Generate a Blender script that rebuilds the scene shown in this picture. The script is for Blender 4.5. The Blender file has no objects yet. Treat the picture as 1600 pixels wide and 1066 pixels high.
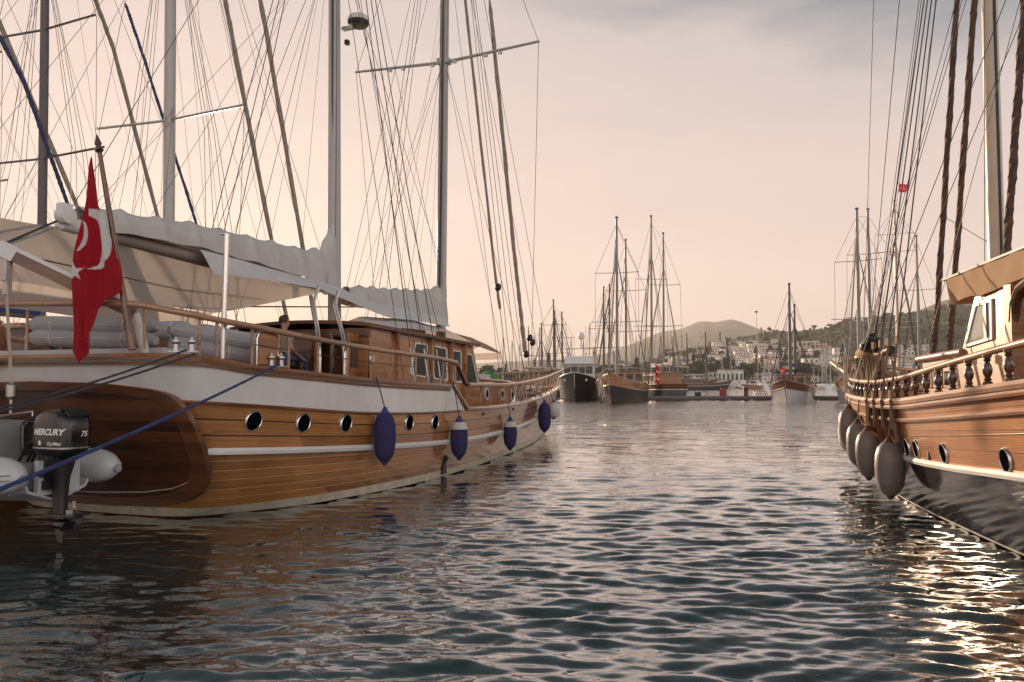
import bpy, math, random
import numpy as np
from mathutils import Vector, Matrix, Euler
random.seed(11)
rng = np.random.default_rng(11)
SC = bpy.context.scene
COL = SC.collection
PI = math.pi
R_ = math.radians

# ------------------------------------------------------------------ camera, sky, sun, exposure
FPX, CAMH = 1244.0, 1.9
PITCH = math.atan(65.0 / FPX)
cam_d = bpy.data.cameras.new('camera'); cam = bpy.data.objects.new('camera', cam_d); COL.objects.link(cam)
cam.location = (0, 0, CAMH); cam.rotation_euler = (PI / 2 + PITCH, 0, 0)
cam_d.sensor_width = 36; cam_d.lens = 36 * FPX / 1600
cam_d.clip_start = 0.1; cam_d.clip_end = 20000
SC.camera = cam

SUN_AZ, SUN_EL = R_(-19), R_(10)           # azimuth from +Y towards +X
SUN_DIR = Vector((math.sin(SUN_AZ) * math.cos(SUN_EL), math.cos(SUN_AZ) * math.cos(SUN_EL), math.sin(SUN_EL)))
sun_d = bpy.data.lights.new('sun', 'SUN'); sun = bpy.data.objects.new('sun', sun_d); COL.objects.link(sun)
sun_d.energy = 4.3; sun_d.angle = R_(0.6); sun_d.color = (1.0, 0.74, 0.50)
sun.rotation_euler = (-SUN_DIR).to_track_quat('-Z', 'Y').to_euler()

SC.view_settings.view_transform = 'Standard'; SC.view_settings.look = 'None'
SC.view_settings.exposure = 0.84; SC.view_settings.gamma = 1.0


def nd(nt, kind, **kw):
    n = nt.nodes.new(kind)
    for k, v in kw.items():
        if k.startswith('i_'):
            n.inputs[int(k[2:]) if k[2:].isdigit() else k[2:].replace('_', ' ')].default_value = v
        else:
            setattr(n, k, v)
    return n


def lk(nt, a, b): nt.links.new(a, b)


def mth(nt, op, a, b=None, c=None):
    n = nt.nodes.new('ShaderNodeMath'); n.operation = op
    for i, x in enumerate((a, b, c)):
        if x is None: continue
        if isinstance(x, (int, float)): n.inputs[i].default_value = x
        else: nt.links.new(x, n.inputs[i])
    return n.outputs[0]


def mixc(nt, f, a, b, blend='MIX'):
    n = nt.nodes.new('ShaderNodeMix'); n.data_type = 'RGBA'; n.blend_type = blend
    for i, x in ((0, f), (6, a), (7, b)):
        if isinstance(x, (int, float)): n.inputs[i].default_value = x
        elif isinstance(x, tuple): n.inputs[i].default_value = x if len(x) == 4 else (*x, 1)
        else: nt.links.new(x, n.inputs[i])
    return n.outputs[2]


def ramp(nt, fac, stops):
    n = nt.nodes.new('ShaderNodeValToRGB'); e = n.color_ramp.elements
    while len(e) < len(stops): e.new(0.5)
    for el, (p, c) in zip(e, stops):
        el.position = p; el.color = (*c, 1) if len(c) == 3 else c
    nt.links.new(fac, n.inputs[0])
    return n.outputs[0]


def make_world():
    w = bpy.data.worlds.new('World'); SC.world = w; w.use_nodes = True
    nt = w.node_tree; nt.nodes.clear()
    out = nd(nt, 'ShaderNodeOutputWorld'); bg = nd(nt, 'ShaderNodeBackground'); bg.inputs[1].default_value = 0.10
    sky = nd(nt, 'ShaderNodeTexSky', sky_type='NISHITA', sun_disc=False, sun_elevation=SUN_EL, sun_rotation=SUN_AZ,
             altitude=0.0, air_density=1.0, dust_density=2.0, ozone_density=1.2)
    tc = nd(nt, 'ShaderNodeTexCoord'); sx = nd(nt, 'ShaderNodeSeparateXYZ'); lk(nt, tc.outputs['Generated'], sx.inputs[0])
    # thin high cloud veil, streaky, warm low down and slate overhead
    mp = nd(nt, 'ShaderNodeMapping'); mp.inputs['Scale'].default_value = (1.2, 1.2, 4.2); mp.inputs['Rotation'].default_value = (0.0, 0.22, 0)
    lk(nt, tc.outputs['Generated'], mp.inputs[0])
    nz = nd(nt, 'ShaderNodeTexNoise', i_Scale=2.6, i_Detail=5.0, i_Roughness=0.55, i_Distortion=0.25); lk(nt, mp.outputs[0], nz.inputs[0])
    v = mth(nt, 'ADD', mth(nt, 'MULTIPLY_ADD', sx.outputs[0], 0.19, sx.outputs[2]), -.015)
    # bright bank added to the unseen sky behind the viewer, fill light for hulls
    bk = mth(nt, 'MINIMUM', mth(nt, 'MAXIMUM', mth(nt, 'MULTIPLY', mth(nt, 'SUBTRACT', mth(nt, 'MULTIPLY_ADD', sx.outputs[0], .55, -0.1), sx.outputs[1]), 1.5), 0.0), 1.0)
    v = mth(nt, 'ADD', v, mth(nt, 'MULTIPLY', mth(nt, 'SUBTRACT', nz.outputs[0], 0.5), 0.22))
    veil = ramp(nt, v, [(0.000, (0.586, 0.446, 0.374)), (0.100, (0.578, 0.446, 0.387)), (0.200, (0.510, 0.404, 0.361)), (0.300, (0.459, 0.374, 0.340)), (0.405, (0.399, 0.340, 0.327)), (0.500, (0.170, 0.183, 0.204)), (0.600, (0.060, 0.072, 0.085)), (1.000, (0.014, 0.017, 0.022))])
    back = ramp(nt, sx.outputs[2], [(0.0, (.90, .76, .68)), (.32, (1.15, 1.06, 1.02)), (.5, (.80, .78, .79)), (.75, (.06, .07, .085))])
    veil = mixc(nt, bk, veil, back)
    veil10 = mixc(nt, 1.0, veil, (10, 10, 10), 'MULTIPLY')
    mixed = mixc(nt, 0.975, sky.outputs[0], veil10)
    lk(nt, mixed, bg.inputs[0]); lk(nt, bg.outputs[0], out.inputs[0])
make_world()

# ------------------------------------------------------------------ materials
MATS = {}


def base_mat(name):
    m = bpy.data.materials.new(name); m.use_nodes = True
    nt = m.node_tree; p = nt.nodes['Principled BSDF']
    MATS[name] = m
    return m, nt, p


def plain(name, col, rough=0.5, metal=0.0, coat=0.0, var=0.12, scale=3.0, bump=0.0, bscale=60.0, stretch=None, ior=1.5):
    m, nt, p = base_mat(name)
    tc = nd(nt, 'ShaderNodeTexCoord'); src = tc.outputs['Object']
    if stretch:
        mp = nd(nt, 'ShaderNodeMapping'); mp.inputs['Scale'].default_value = stretch; lk(nt, src, mp.inputs[0]); src = mp.outputs[0]
    nz = nd(nt, 'ShaderNodeTexNoise', i_Scale=scale, i_Detail=4.0, i_Roughness=0.6); lk(nt, src, nz.inputs[0])
    lo = tuple(max(0, c * (1 - var)) for c in col); hi = tuple(min(1, c * (1 + var)) for c in col)
    lk(nt, ramp(nt, nz.outputs[0], [(.3, lo), (.7, hi)]), p.inputs['Base Color'])
    p.inputs['Roughness'].default_value = rough; p.inputs['Metallic'].default_value = metal
    p.inputs['Coat Weight'].default_value = coat; p.inputs['Coat Roughness'].default_value = 0.06; p.inputs['IOR'].default_value = ior
    lk(nt, mth(nt, 'MULTIPLY_ADD', nz.outputs[0], 0.2, max(0.0, rough - 0.1)), p.inputs['Roughness'])
    if bump:
        n2 = nd(nt, 'ShaderNodeTexNoise', i_Scale=bscale, i_Detail=3.0); lk(nt, src, n2.inputs[0])
        b = nd(nt, 'ShaderNodeBump', i_Strength=bump, i_Distance=0.02); lk(nt, n2.outputs[0], b.inputs['Height']); lk(nt, b.outputs[0], p.inputs['Normal'])
    return m


def wood(name, dark, light, pitch=0.0, seam=None, seamw=0.06, uv=False, coat=0.8, rough=0.35, grain=(1.0, 26.0), seamlen=3.0, axis='x', plankvar=0.35, figure=0.0):
    """varnished planking; uv: u = metres along, v = planks across. Else object axes (x along, z or y across)."""
    m, nt, p = base_mat(name)
    tc = nd(nt, 'ShaderNodeTexCoord'); sp = nd(nt, 'ShaderNodeSeparateXYZ')
    lk(nt, tc.outputs['UV' if uv else 'Object'], sp.inputs[0])
    if uv: u, v, w3 = sp.outputs[0], sp.outputs[1], 0.0
    elif axis == 'x': u, v, w3 = sp.outputs[0], sp.outputs[2], sp.outputs[1]
    elif axis == 'y': u, v, w3 = sp.outputs[1], sp.outputs[2], sp.outputs[0]
    else: u, v, w3 = sp.outputs[2], sp.outputs[0], sp.outputs[1]
    pw = pitch if pitch else 0.14
    vv = mth(nt, 'DIVIDE', v, pw)
    if not uv and axis == 'z': vv = mth(nt, 'ADD', vv, mth(nt, 'DIVIDE', w3, pw))
    row = mth(nt, 'FLOOR', vv)
    wn = nd(nt, 'ShaderNodeTexWhiteNoise', noise_dimensions='2D')
    seg = mth(nt, 'FLOOR', mth(nt, 'ADD', mth(nt, 'DIVIDE', u, seamlen), mth(nt, 'MULTIPLY', row, 0.37)))
    cb = nd(nt, 'ShaderNodeCombineXYZ'); lk(nt, row, cb.inputs[0]); lk(nt, seg, cb.inputs[1]); lk(nt, cb.outputs[0], wn.inputs[0])
    cg = nd(nt, 'ShaderNodeCombineXYZ')
    lk(nt, mth(nt, 'MULTIPLY_ADD', wn.outputs[0], 9.0, mth(nt, 'MULTIPLY', u, grain[0])), cg.inputs[0])
    lk(nt, mth(nt, 'MULTIPLY', v, grain[1]), cg.inputs[1])
    if not isinstance(w3, float): lk(nt, mth(nt, 'MULTIPLY', w3, grain[1]), cg.inputs[2])
    nz = nd(nt, 'ShaderNodeTexNoise', i_Scale=1.0, i_Detail=6.0, i_Roughness=0.65, i_Distortion=0.6); lk(nt, cg.outputs[0], nz.inputs[0])
    g = nz.outputs[0]
    if figure:
        cg2 = nd(nt, 'ShaderNodeCombineXYZ'); lk(nt, mth(nt, 'MULTIPLY_ADD', wn.outputs[0], 5.0, mth(nt, 'MULTIPLY', u, .9)), cg2.inputs[0]); lk(nt, mth(nt, 'MULTIPLY', v, .35 * grain[1]), cg2.inputs[1])
        wv = nd(nt, 'ShaderNodeTexWave', bands_direction='Y', i_Scale=1.3, i_Distortion=7.0, i_Detail=3.0, i_Detail_Scale=0.8); lk(nt, cg2.outputs[0], wv.inputs[0])
        g = mth(nt, 'ADD', mth(nt, 'MULTIPLY', g, 1 - figure), mth(nt, 'MULTIPLY', wv.outputs[0], figure))
    g = mth(nt, 'ADD', g, mth(nt, 'MULTIPLY', mth(nt, 'SUBTRACT', wn.outputs[0], 0.5), plankvar))
    mid = tuple((a + b) / 2 for a, b in zip(dark, light))
    c = ramp(nt, g, [(.28, dark), (.5, mid), (.75, light)])
    if pitch:
        fr = mth(nt, 'FRACT', vv)
        e = mth(nt, 'LESS_THAN', mth(nt, 'ABSOLUTE', mth(nt, 'SUBTRACT', fr, 0.5)), 0.5 - seamw / 2)
        c = mixc(nt, e, tuple(seam), c)
        b = nd(nt, 'ShaderNodeBump', i_Strength=0.5, i_Distance=0.006); lk(nt, mth(nt, 'ADD', e, mth(nt, 'MULTIPLY', nz.outputs[0], 0.25)), b.inputs['Height'])
        lk(nt, b.outputs[0], p.inputs['Normal'])
    n3 = nd(nt, 'ShaderNodeTexNoise', i_Scale=.9, i_Detail=5.0, i_Roughness=.6); lk(nt, tc.outputs['Object'], n3.inputs[0])       # uneven old varnish
    c = mixc(nt, 1.0, c, ramp(nt, n3.outputs[0], [(.3, (.74, .72, .70)), (.55, (1, 1, 1)), (.75, (1.0, .98, .95))]), 'MULTIPLY')
    lk(nt, mth(nt, 'MULTIPLY', n3.outputs[0], .22), p.inputs['Coat Roughness'])
    lk(nt, c, p.inputs['Base Color'])
    p.inputs['Roughness'].default_value = rough; p.inputs['Coat Weight'].default_value = coat
    return m


def cloth(name, col, trans=0.0, var=0.1, bump=0.25, scale=5.0, rough=0.9, stretch=None, bscale=9.0):
    m = plain(name, col, rough, var=var, scale=scale, bump=bump, bscale=bscale, stretch=stretch)
    if trans:
        nt = m.node_tree; p = nt.nodes['Principled BSDF']; out = nt.nodes['Material Output']
        tr = nd(nt, 'ShaderNodeBsdfTranslucent'); tr.inputs[0].default_value = (*col, 1)
        mx = nd(nt, 'ShaderNodeMixShader'); mx.inputs[0].default_value = trans
        lk(nt, p.outputs[0], mx.inputs[1]); lk(nt, tr.outputs[0], mx.inputs[2]); lk(nt, mx.outputs[0], out.inputs[0])
    return m


def glass(name, col=(.03, .035, .035), rough=0.03):
    m, nt, p = base_mat(name)
    p.inputs['Base Color'].default_value = (*col, 1); p.inputs['Roughness'].default_value = rough; p.inputs['IOR'].default_value = 1.6
    p.inputs['Coat Weight'].default_value = 1.0; p.inputs['Coat Roughness'].default_value = 0.02
    return m


wood('hull_wide_plank', (.20, .075, .018), (.55, .25, .075), pitch=1.0, seam=(.02, .008, .004), seamw=.085, uv=True, grain=(.7, 9.0), plankvar=.25, seamlen=4.0)
wood('hull_narrow_plank', (.17, .064, .017), (.46, .205, .06), pitch=1.0, seam=(.55, .34, .14), seamw=.085, uv=True, grain=(.7, 5.0), plankvar=.3, seamlen=4.0)
wood('mahogany', (.035, .013, .007), (.13, .045, .016), pitch=0, grain=(.8, 16.0), axis='y', coat=.5, rough=.4)
wood('mahogany_frame', (.08, .028, .011), (.20, .075, .025), grain=(1.5, 12.0), axis='y', coat=.6)
wood('teak_trim', (.16, .065, .025), (.33, .15, .065), grain=(1.0, 30.0))
wood('rail_wood', (.26, .13, .07), (.46, .26, .15), grain=(1.0, 30.0))
wood('cabin_wood', (.25, .095, .03), (.50, .22, .08), grain=(8.0, 1.6), plankvar=.25, figure=.25)
wood('cabin_dark', (.06, .02, .009), (.17, .06, .022), grain=(1.0, 12.0), axis='z')
wood('honey_plank', (.31, .10, .023), (.58, .255, .08), pitch=1.0, seam=(.10, .04, .015), seamw=.035, uv=True, grain=(.6, 7.0), plankvar=.3, seamlen=2.5, figure=.35, coat=.3)
wood('honey_board', (.30, .10, .024), (.56, .25, .07), pitch=0.11, seam=(.20, .08, .02), seamw=.04, grain=(1.2, 24.0), coat=.7)
wood('honey_trim', (.27, .11, .042), (.47, .235, .105), grain=(1.2, 24.0), coat=.3, rough=.5)
wood('turned_wood', (.05, .018, .01), (.16, .06, .03), grain=(14.0, 2.0), axis='z', coat=1.0)
wood('deck_teak', (.25, .16, .09), (.40, .27, .16), pitch=0.06, seam=(.03, .03, .03), seamw=.1, axis='y', coat=0, rough=.7)
plain('white_gel', (.72, .71, .70), .16, coat=1.0, var=.06, scale=1.6, stretch=(2.2, 2.2, .5))
plain('white_paint', (.66, .65, .63), .45, coat=.1, var=.05)
plain('cream_stripe', (.62, .56, .44), .5, var=.22, scale=6)
plain('red_bottom', (.09, .014, .012), .55, var=.3)
plain('black_gloss', (.030, .029, .031), .09, coat=0.0, var=.2, ior=2.0)
plain('black_gel', (.005, .005, .006), .28, coat=.35, var=.2)
plain('black_plastic', (.012, .012, .013), .45, var=.3)
plain('navy_hull', (.016, .011, .013), .5, coat=.12, var=.2)
plain('steel', (.70, .68, .66), .22, metal=1.0, var=.06)
plain('dull_steel', (.42, .41, .40), .4, metal=1.0, var=.15)
plain('wire_steel', (.06, .055, .055), .6, metal=0, var=.2)
plain('mast_paint', (.40, .385, .375), .35, coat=.2, var=.07, stretch=(3, 3, .6))
plain('mast_mid', (.24, .225, .22), .5, var=.15, stretch=(3, 3, .6))
plain('mast_dark', (.10, .085, .09), .4, var=.2, stretch=(3, 3, .6))
plain('boom_taupe', (.26, .215, .19), .5, var=.1)
plain('mast_track', (.03, .03, .032), .5)
plain('mast_cream', (.60, .50, .38), .4, var=.1)
cloth('cover_canvas', (.56, .545, .53), 0.12, var=.06, bump=.9, bscale=1.0, scale=.6, stretch=(7, 4, 1.3))
cloth('awning_canvas', (.80, .76, .73), 0.66, var=.06)
cloth('awning_grey', (.62, .62, .62), 0.12, var=.06)
cloth('tan_canvas', (.62, .43, .27), 0.3, var=.08)
cloth('furled_sail', (.30, .26, .22), 0, var=.25, bump=.6)
cloth('furled_brown', (.10, .06, .045), 0, var=.35, bump=.8)
cloth('furled_blue', (.05, .07, .16), 0, var=.3, bump=.5)
cloth('cushion', (.36, .36, .38), 0, var=.08)
cloth('cushion_light', (.52, .52, .54), 0, var=.06)
cloth('fender_blue', (.032, .026, .095), 0, var=.12, bump=.5, scale=12)
plain('fender_tip', (.03, .05, .16), .5)
plain('fender_white', (.55, .53, .50), .45, var=.12)
plain('fender_grey', (.20, .165, .155), .42, var=.12, scale=5)
plain('rope_blue', (.035, .055, .19), .8, var=.25, bump=.8, bscale=120)
plain('rope_dark', (.05, .05, .055), .8, var=.3, bump=.6, bscale=120)
plain('rope_pale', (.50, .44, .36), .85, var=.2, bump=.6, bscale=120)
plain('rope_brown', (.24, .17, .11), .85, var=.3, bump=.6, bscale=120)
cloth('flag_red', (.42, .010, .022), 0.45, var=.06)
cloth('flag_white', (.72, .70, .70), 0.35, var=.04)
cloth('blue_tarp', (.03, .06, .22), 0, var=.2)
cloth('green_bag', (.06, .24, .06), 0, var=.2)
glass('dark_glass'); glass('port_glass', (.004, .004, .005), .3)
_p = MATS['port_glass'].node_tree.nodes['Principled BSDF']; _p.inputs['Coat Weight'].default_value = 0; _p.inputs['Specular IOR Level'].default_value = .0
glass('pale_glass', (.42, .41, .40), .05)
plain('hypalon', (.50, .51, .53), .42, var=.05)
plain('rib_grey', (.30, .30, .31), .5, var=.06)
plain('lettering_white', (.78, .78, .78), .4, var=.02)
plain('skin', (.42, .24, .16), .55, var=.1)
cloth('shirt_grey', (.26, .23, .19), 0, var=.15)
cloth('shirt_navy', (.02, .02, .035), 0, var=.2)
cloth('jeans', (.05, .07, .14), 0, var=.2)
plain('hair_dark', (.014, .010, .008), .6, var=.3)
plain('hair_brown', (.06, .04, .03), .6, var=.3)
plain('concrete', (.20, .19, .18), .85, var=.25, scale=2, bump=.3)
plain('pontoon_grey', (.12, .11, .11), .8, var=.3)
plain('red_paint', (.30, .03, .03), .5)
plain('leaf_far', (.055, .075, .030), .8, var=.45, scale=.35)
plain('leaf_dark', (.035, .048, .022), .8, var=.45, scale=.4)
plain('leaf_olive', (.09, .10, .05), .8, var=.4, scale=.35)
plain('bark', (.10, .07, .05), .9, var=.3)
plain('house_white', (.74, .70, .67), .8, var=.08, scale=.5)
plain('house_cream', (.66, .56, .46), .8, var=.08, scale=.5)
plain('house_pink', (.55, .36, .27), .8, var=.08, scale=.5)
plain('house_grey', (.52, .50, .49), .8, var=.1, scale=.5)
plain('roof_tile', (.30, .13, .08), .85, var=.2, scale=1.0)
plain('roof_flat', (.45, .42, .38), .9, var=.15, scale=1.0)
plain('far_window', (.04, .05, .055), .25, var=.3)
plain('teal_window', (.03, .12, .12), .25, var=.2)

# ------------------------------------------------------------------ mesh helpers


class MB:
    def __init__(s): s.v = []; s.f = []; s.uv = None; s.mi = []

    def add(s, vs, fs, uv=None, mi=0):
        o = len(s.v); s.v.extend([tuple(p) for p in vs]); s.f.extend([tuple(i + o for i in f) for f in fs]); s.mi.extend([mi] * len(fs))
        if uv is not None:
            if s.uv is None: s.uv = {}
            for i, q in enumerate(uv): s.uv[o + i] = q
        return s

    def box(s, x0, x1, y0, y1, z0, z1, mi=0):
        v = [(x, y, z) for z in (z0, z1) for x, y in ((x0, y0), (x1, y0), (x1, y1), (x0, y1))]
        return s.add(v, [(3, 2, 1, 0), (4, 5, 6, 7), (0, 1, 5, 4), (1, 2, 6, 5), (2, 3, 7, 6), (3, 0, 4, 7)], mi=mi)

    def obox(s, c, dims, rot=(0, 0, 0), mi=0):
        b = MB().box(-dims[0] / 2, dims[0] / 2, -dims[1] / 2, dims[1] / 2, -dims[2] / 2, dims[2] / 2)
        m = Matrix.Translation(Vector(c)) @ (rot.to_4x4() if isinstance(rot, Matrix) else Euler(rot).to_matrix().to_4x4())
        return s.add([m @ Vector(p) for p in b.v], b.f, mi=mi)

    def tube(s, pts, r, n=8, cap=True, twist=0.0, mi=0, flat=1.0):
        pts = [Vector(p) for p in pts]; k = len(pts)
        rs = [r] * k if isinstance(r, (int, float)) else list(r)
        tg = [(pts[min(i + 1, k - 1)] - pts[max(i - 1, 0)]).normalized() for i in range(k)]
        ref = Vector((0, 0, 1)) if abs(tg[0].z) < 0.9 else Vector((1, 0, 0))
        nrm = tg[0].cross(ref).normalized(); vs = []
        for i in range(k):
            nrm = (nrm - tg[i] * nrm.dot(tg[i])).normalized(); bi = tg[i].cross(nrm)
            for j in range(n):
                a = 2 * PI * j / n + twist * i
                vs.append(pts[i] + nrm * (math.cos(a) * rs[i]) + bi * (math.sin(a) * rs[i] * flat))
        fs = [(i * n + j, i * n + (j + 1) % n, (i + 1) * n + (j + 1) % n, (i + 1) * n + j) for i in range(k - 1) for j in range(n)]
        if cap: fs += [tuple(range(n - 1, -1, -1)), tuple((k - 1) * n + j for j in range(n))]
        return s.add(vs, fs, mi=mi)

    def lathe(s, prof, n=20, m=None, mi=0):
        m = m or Matrix(); vs = []; k = len(prof)
        for r, z in prof:
            for j in range(n):
                a = 2 * PI * j / n; vs.append(m @ Vector((r * math.cos(a), r * math.sin(a), z)))
        fs = [(i * n + j, i * n + (j + 1) % n, (i + 1) * n + (j + 1) % n, (i + 1) * n + j) for i in range(k - 1) for j in range(n)]
        fs += [tuple(range(n - 1, -1, -1)), tuple((k - 1) * n + j for j in range(n))]
        return s.add(vs, fs, mi=mi)

    def grid(s, rows, uvs=None, flip=False, mi=0, closed=False):
        k, n = len(rows), len(rows[0]); vs = [p for r in rows for p in r]; fs = []
        for i in range(k - 1):
            for j in range(n if closed else n - 1):
                q = (i * n + j, i * n + (j + 1) % n, (i + 1) * n + (j + 1) % n, (i + 1) * n + j)
                fs.append(q[::-1] if flip else q)
        return s.add(vs, fs, [q for r in uvs for q in r] if uvs else None, mi)

    def sheet(s, rows, t, mi=0):
        """a cloth or plate with thickness t along its own normals"""
        A = np.array([[tuple(p) for p in r] for r in rows], float)
        du = np.gradient(A, axis=1); dv = np.gradient(A, axis=0); nn = np.cross(du, dv); nn /= np.linalg.norm(nn, axis=2, keepdims=True) + 1e-9
        B = A + nn * t; k, n = A.shape[:2]
        vs = [tuple(p) for p in A.reshape(-1, 3)] + [tuple(p) for p in B.reshape(-1, 3)]; o = k * n; fs = []
        for i in range(k - 1):
            for j in range(n - 1):
                a, b, c, d = i * n + j, i * n + j + 1, (i + 1) * n + j + 1, (i + 1) * n + j
                fs.append((d, c, b, a)); fs.append((a + o, b + o, c + o, d + o))
        rim = [(0, j) for j in range(n)] + [(i, n - 1) for i in range(1, k)] + [(k - 1, j) for j in range(n - 2, -1, -1)] + [(i, 0) for i in range(k - 2, 0, -1)]
        rim = [i * n + j for i, j in rim]
        for q in range(len(rim)):
            a, b = rim[q], rim[(q + 1) % len(rim)]; fs.append((a, b, b + o, a + o))
        return s.add(vs, fs, mi=mi)

    def prism(s, poly, h0, h1, m=None, mi=0):
        """polygon (x,y) extruded from z=h0 to h1, then placed by m"""
        m = m or Matrix(); k = len(poly)
        vs = [m @ Vector((x, y, h0)) for x, y in poly] + [m @ Vector((x, y, h1)) for x, y in poly]
        fs = [tuple(range(k - 1, -1, -1)), tuple(range(k, 2 * k))] + [(i, (i + 1) % k, k + (i + 1) % k, k + i) for i in range(k)]
        return s.add(vs, fs, mi=mi)

    def build(s, name, mat, parent=None, smooth=40, loc=None):
        me = bpy.data.meshes.new(name); me.from_pydata(s.v, [], s.f); me.update()
        for mm in (mat if isinstance(mat, (list, tuple)) else [mat]): me.materials.append(MATS[mm])
        if any(s.mi): me.polygons.foreach_set('material_index', s.mi)
        if s.uv:
            l = me.uv_layers.new(name='UVMap'); li = np.zeros(len(me.loops), int); me.loops.foreach_get('vertex_index', li)
            l.data.foreach_set('uv', np.array([s.uv.get(int(i), (0, 0)) for i in li], float).ravel())
        if smooth:
            me.polygons.foreach_set('use_smooth', [True] * len(me.polygons)); me.set_sharp_from_angle(angle=R_(smooth))
        o = bpy.data.objects.new(name, me); COL.objects.link(o)
        if parent: o.parent = parent
        if loc: o.location = loc
        return o


def tag(o, label, cat, group=None, kind=None):
    if label: o['label'] = label
    if cat: o['category'] = cat
    if group: o['group'] = group
    if kind: o['kind'] = kind
    return o


def thing(name, label, cat, loc=(0, 0, 0), rotz=0.0, group=None):
    o = bpy.data.objects.new(name, None); COL.objects.link(o); o.location = loc; o.rotation_euler = (0, 0, rotz)
    o.empty_display_size = 0.2
    return tag(o, label, cat, group)


def dup(root, loc, rotz, label=None, group=None, scale=None):
    r = root.copy(); COL.objects.link(r); r.location = loc; r.rotation_euler = (0, 0, rotz)
    if scale: r.scale = (scale,) * 3 if isinstance(scale, (int, float)) else scale
    if label: r['label'] = label
    if group: r['group'] = group
    for ch in list(root.children):
        c = ch.copy(); COL.objects.link(c); c.parent = r
        for g in list(ch.children):
            d = g.copy(); COL.objects.link(d); d.parent = c
    return r


def wire(name, pts, r, mat, parent, n=5):
    return MB().tube(pts, r, n, cap=True).build(name, mat, parent)


def sag(p, q, d, n=10):
    p, q = Vector(p), Vector(q)
    return [p.lerp(q, i / n) - Vector((0, 0, d * 4 * (i / n) * (1 - i / n))) for i in range(n + 1)]


def lerp(a, b, t): return a + (b - a) * t


def cub(xs, ys):
    xs = np.array(xs, float); ys = np.array(ys, float); m = np.gradient(ys, xs)

    def f(x):
        x = np.clip(np.asarray(x, float), xs[0], xs[-1]); i = np.clip(np.searchsorted(xs, x) - 1, 0, len(xs) - 2)
        h = xs[i + 1] - xs[i]; t = (x - xs[i]) / h
        return ys[i] * (2 * t**3 - 3 * t * t + 1) + m[i] * h * (t**3 - 2 * t * t + t) + ys[i + 1] * (-2 * t**3 + 3 * t * t) + m[i + 1] * h * (t**3 - t * t)
    return f


def far(px, y):
    """metres right of the view axis for a sight line through column px at distance y"""
    return (px - 800) / FPX * y


def hgt(py, y): return CAMH + (598 - py) / FPX * y


def text_mesh(name, s, size, mat, parent, m, extrude=0.002, shear=0.25, bold=0.0):
    c = bpy.data.curves.new(name, 'FONT'); c.body = s; c.size = size; c.extrude = extrude; c.shear = shear; c.align_x = 'CENTER'; c.align_y = 'CENTER'; c.offset = bold
    t = bpy.data.objects.new(name, c); COL.objects.link(t)
    me = bpy.data.meshes.new_from_object(t.evaluated_get(bpy.context.evaluated_depsgraph_get()))
    bpy.data.objects.remove(t); bpy.data.curves.remove(c)
    me.name = name; me.materials.clear(); me.materials.append(MATS[mat]); me.transform(m)
    o = bpy.data.objects.new(name, me); COL.objects.link(o); o.parent = parent
    return o

# ------------------------------------------------------------------ water


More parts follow.
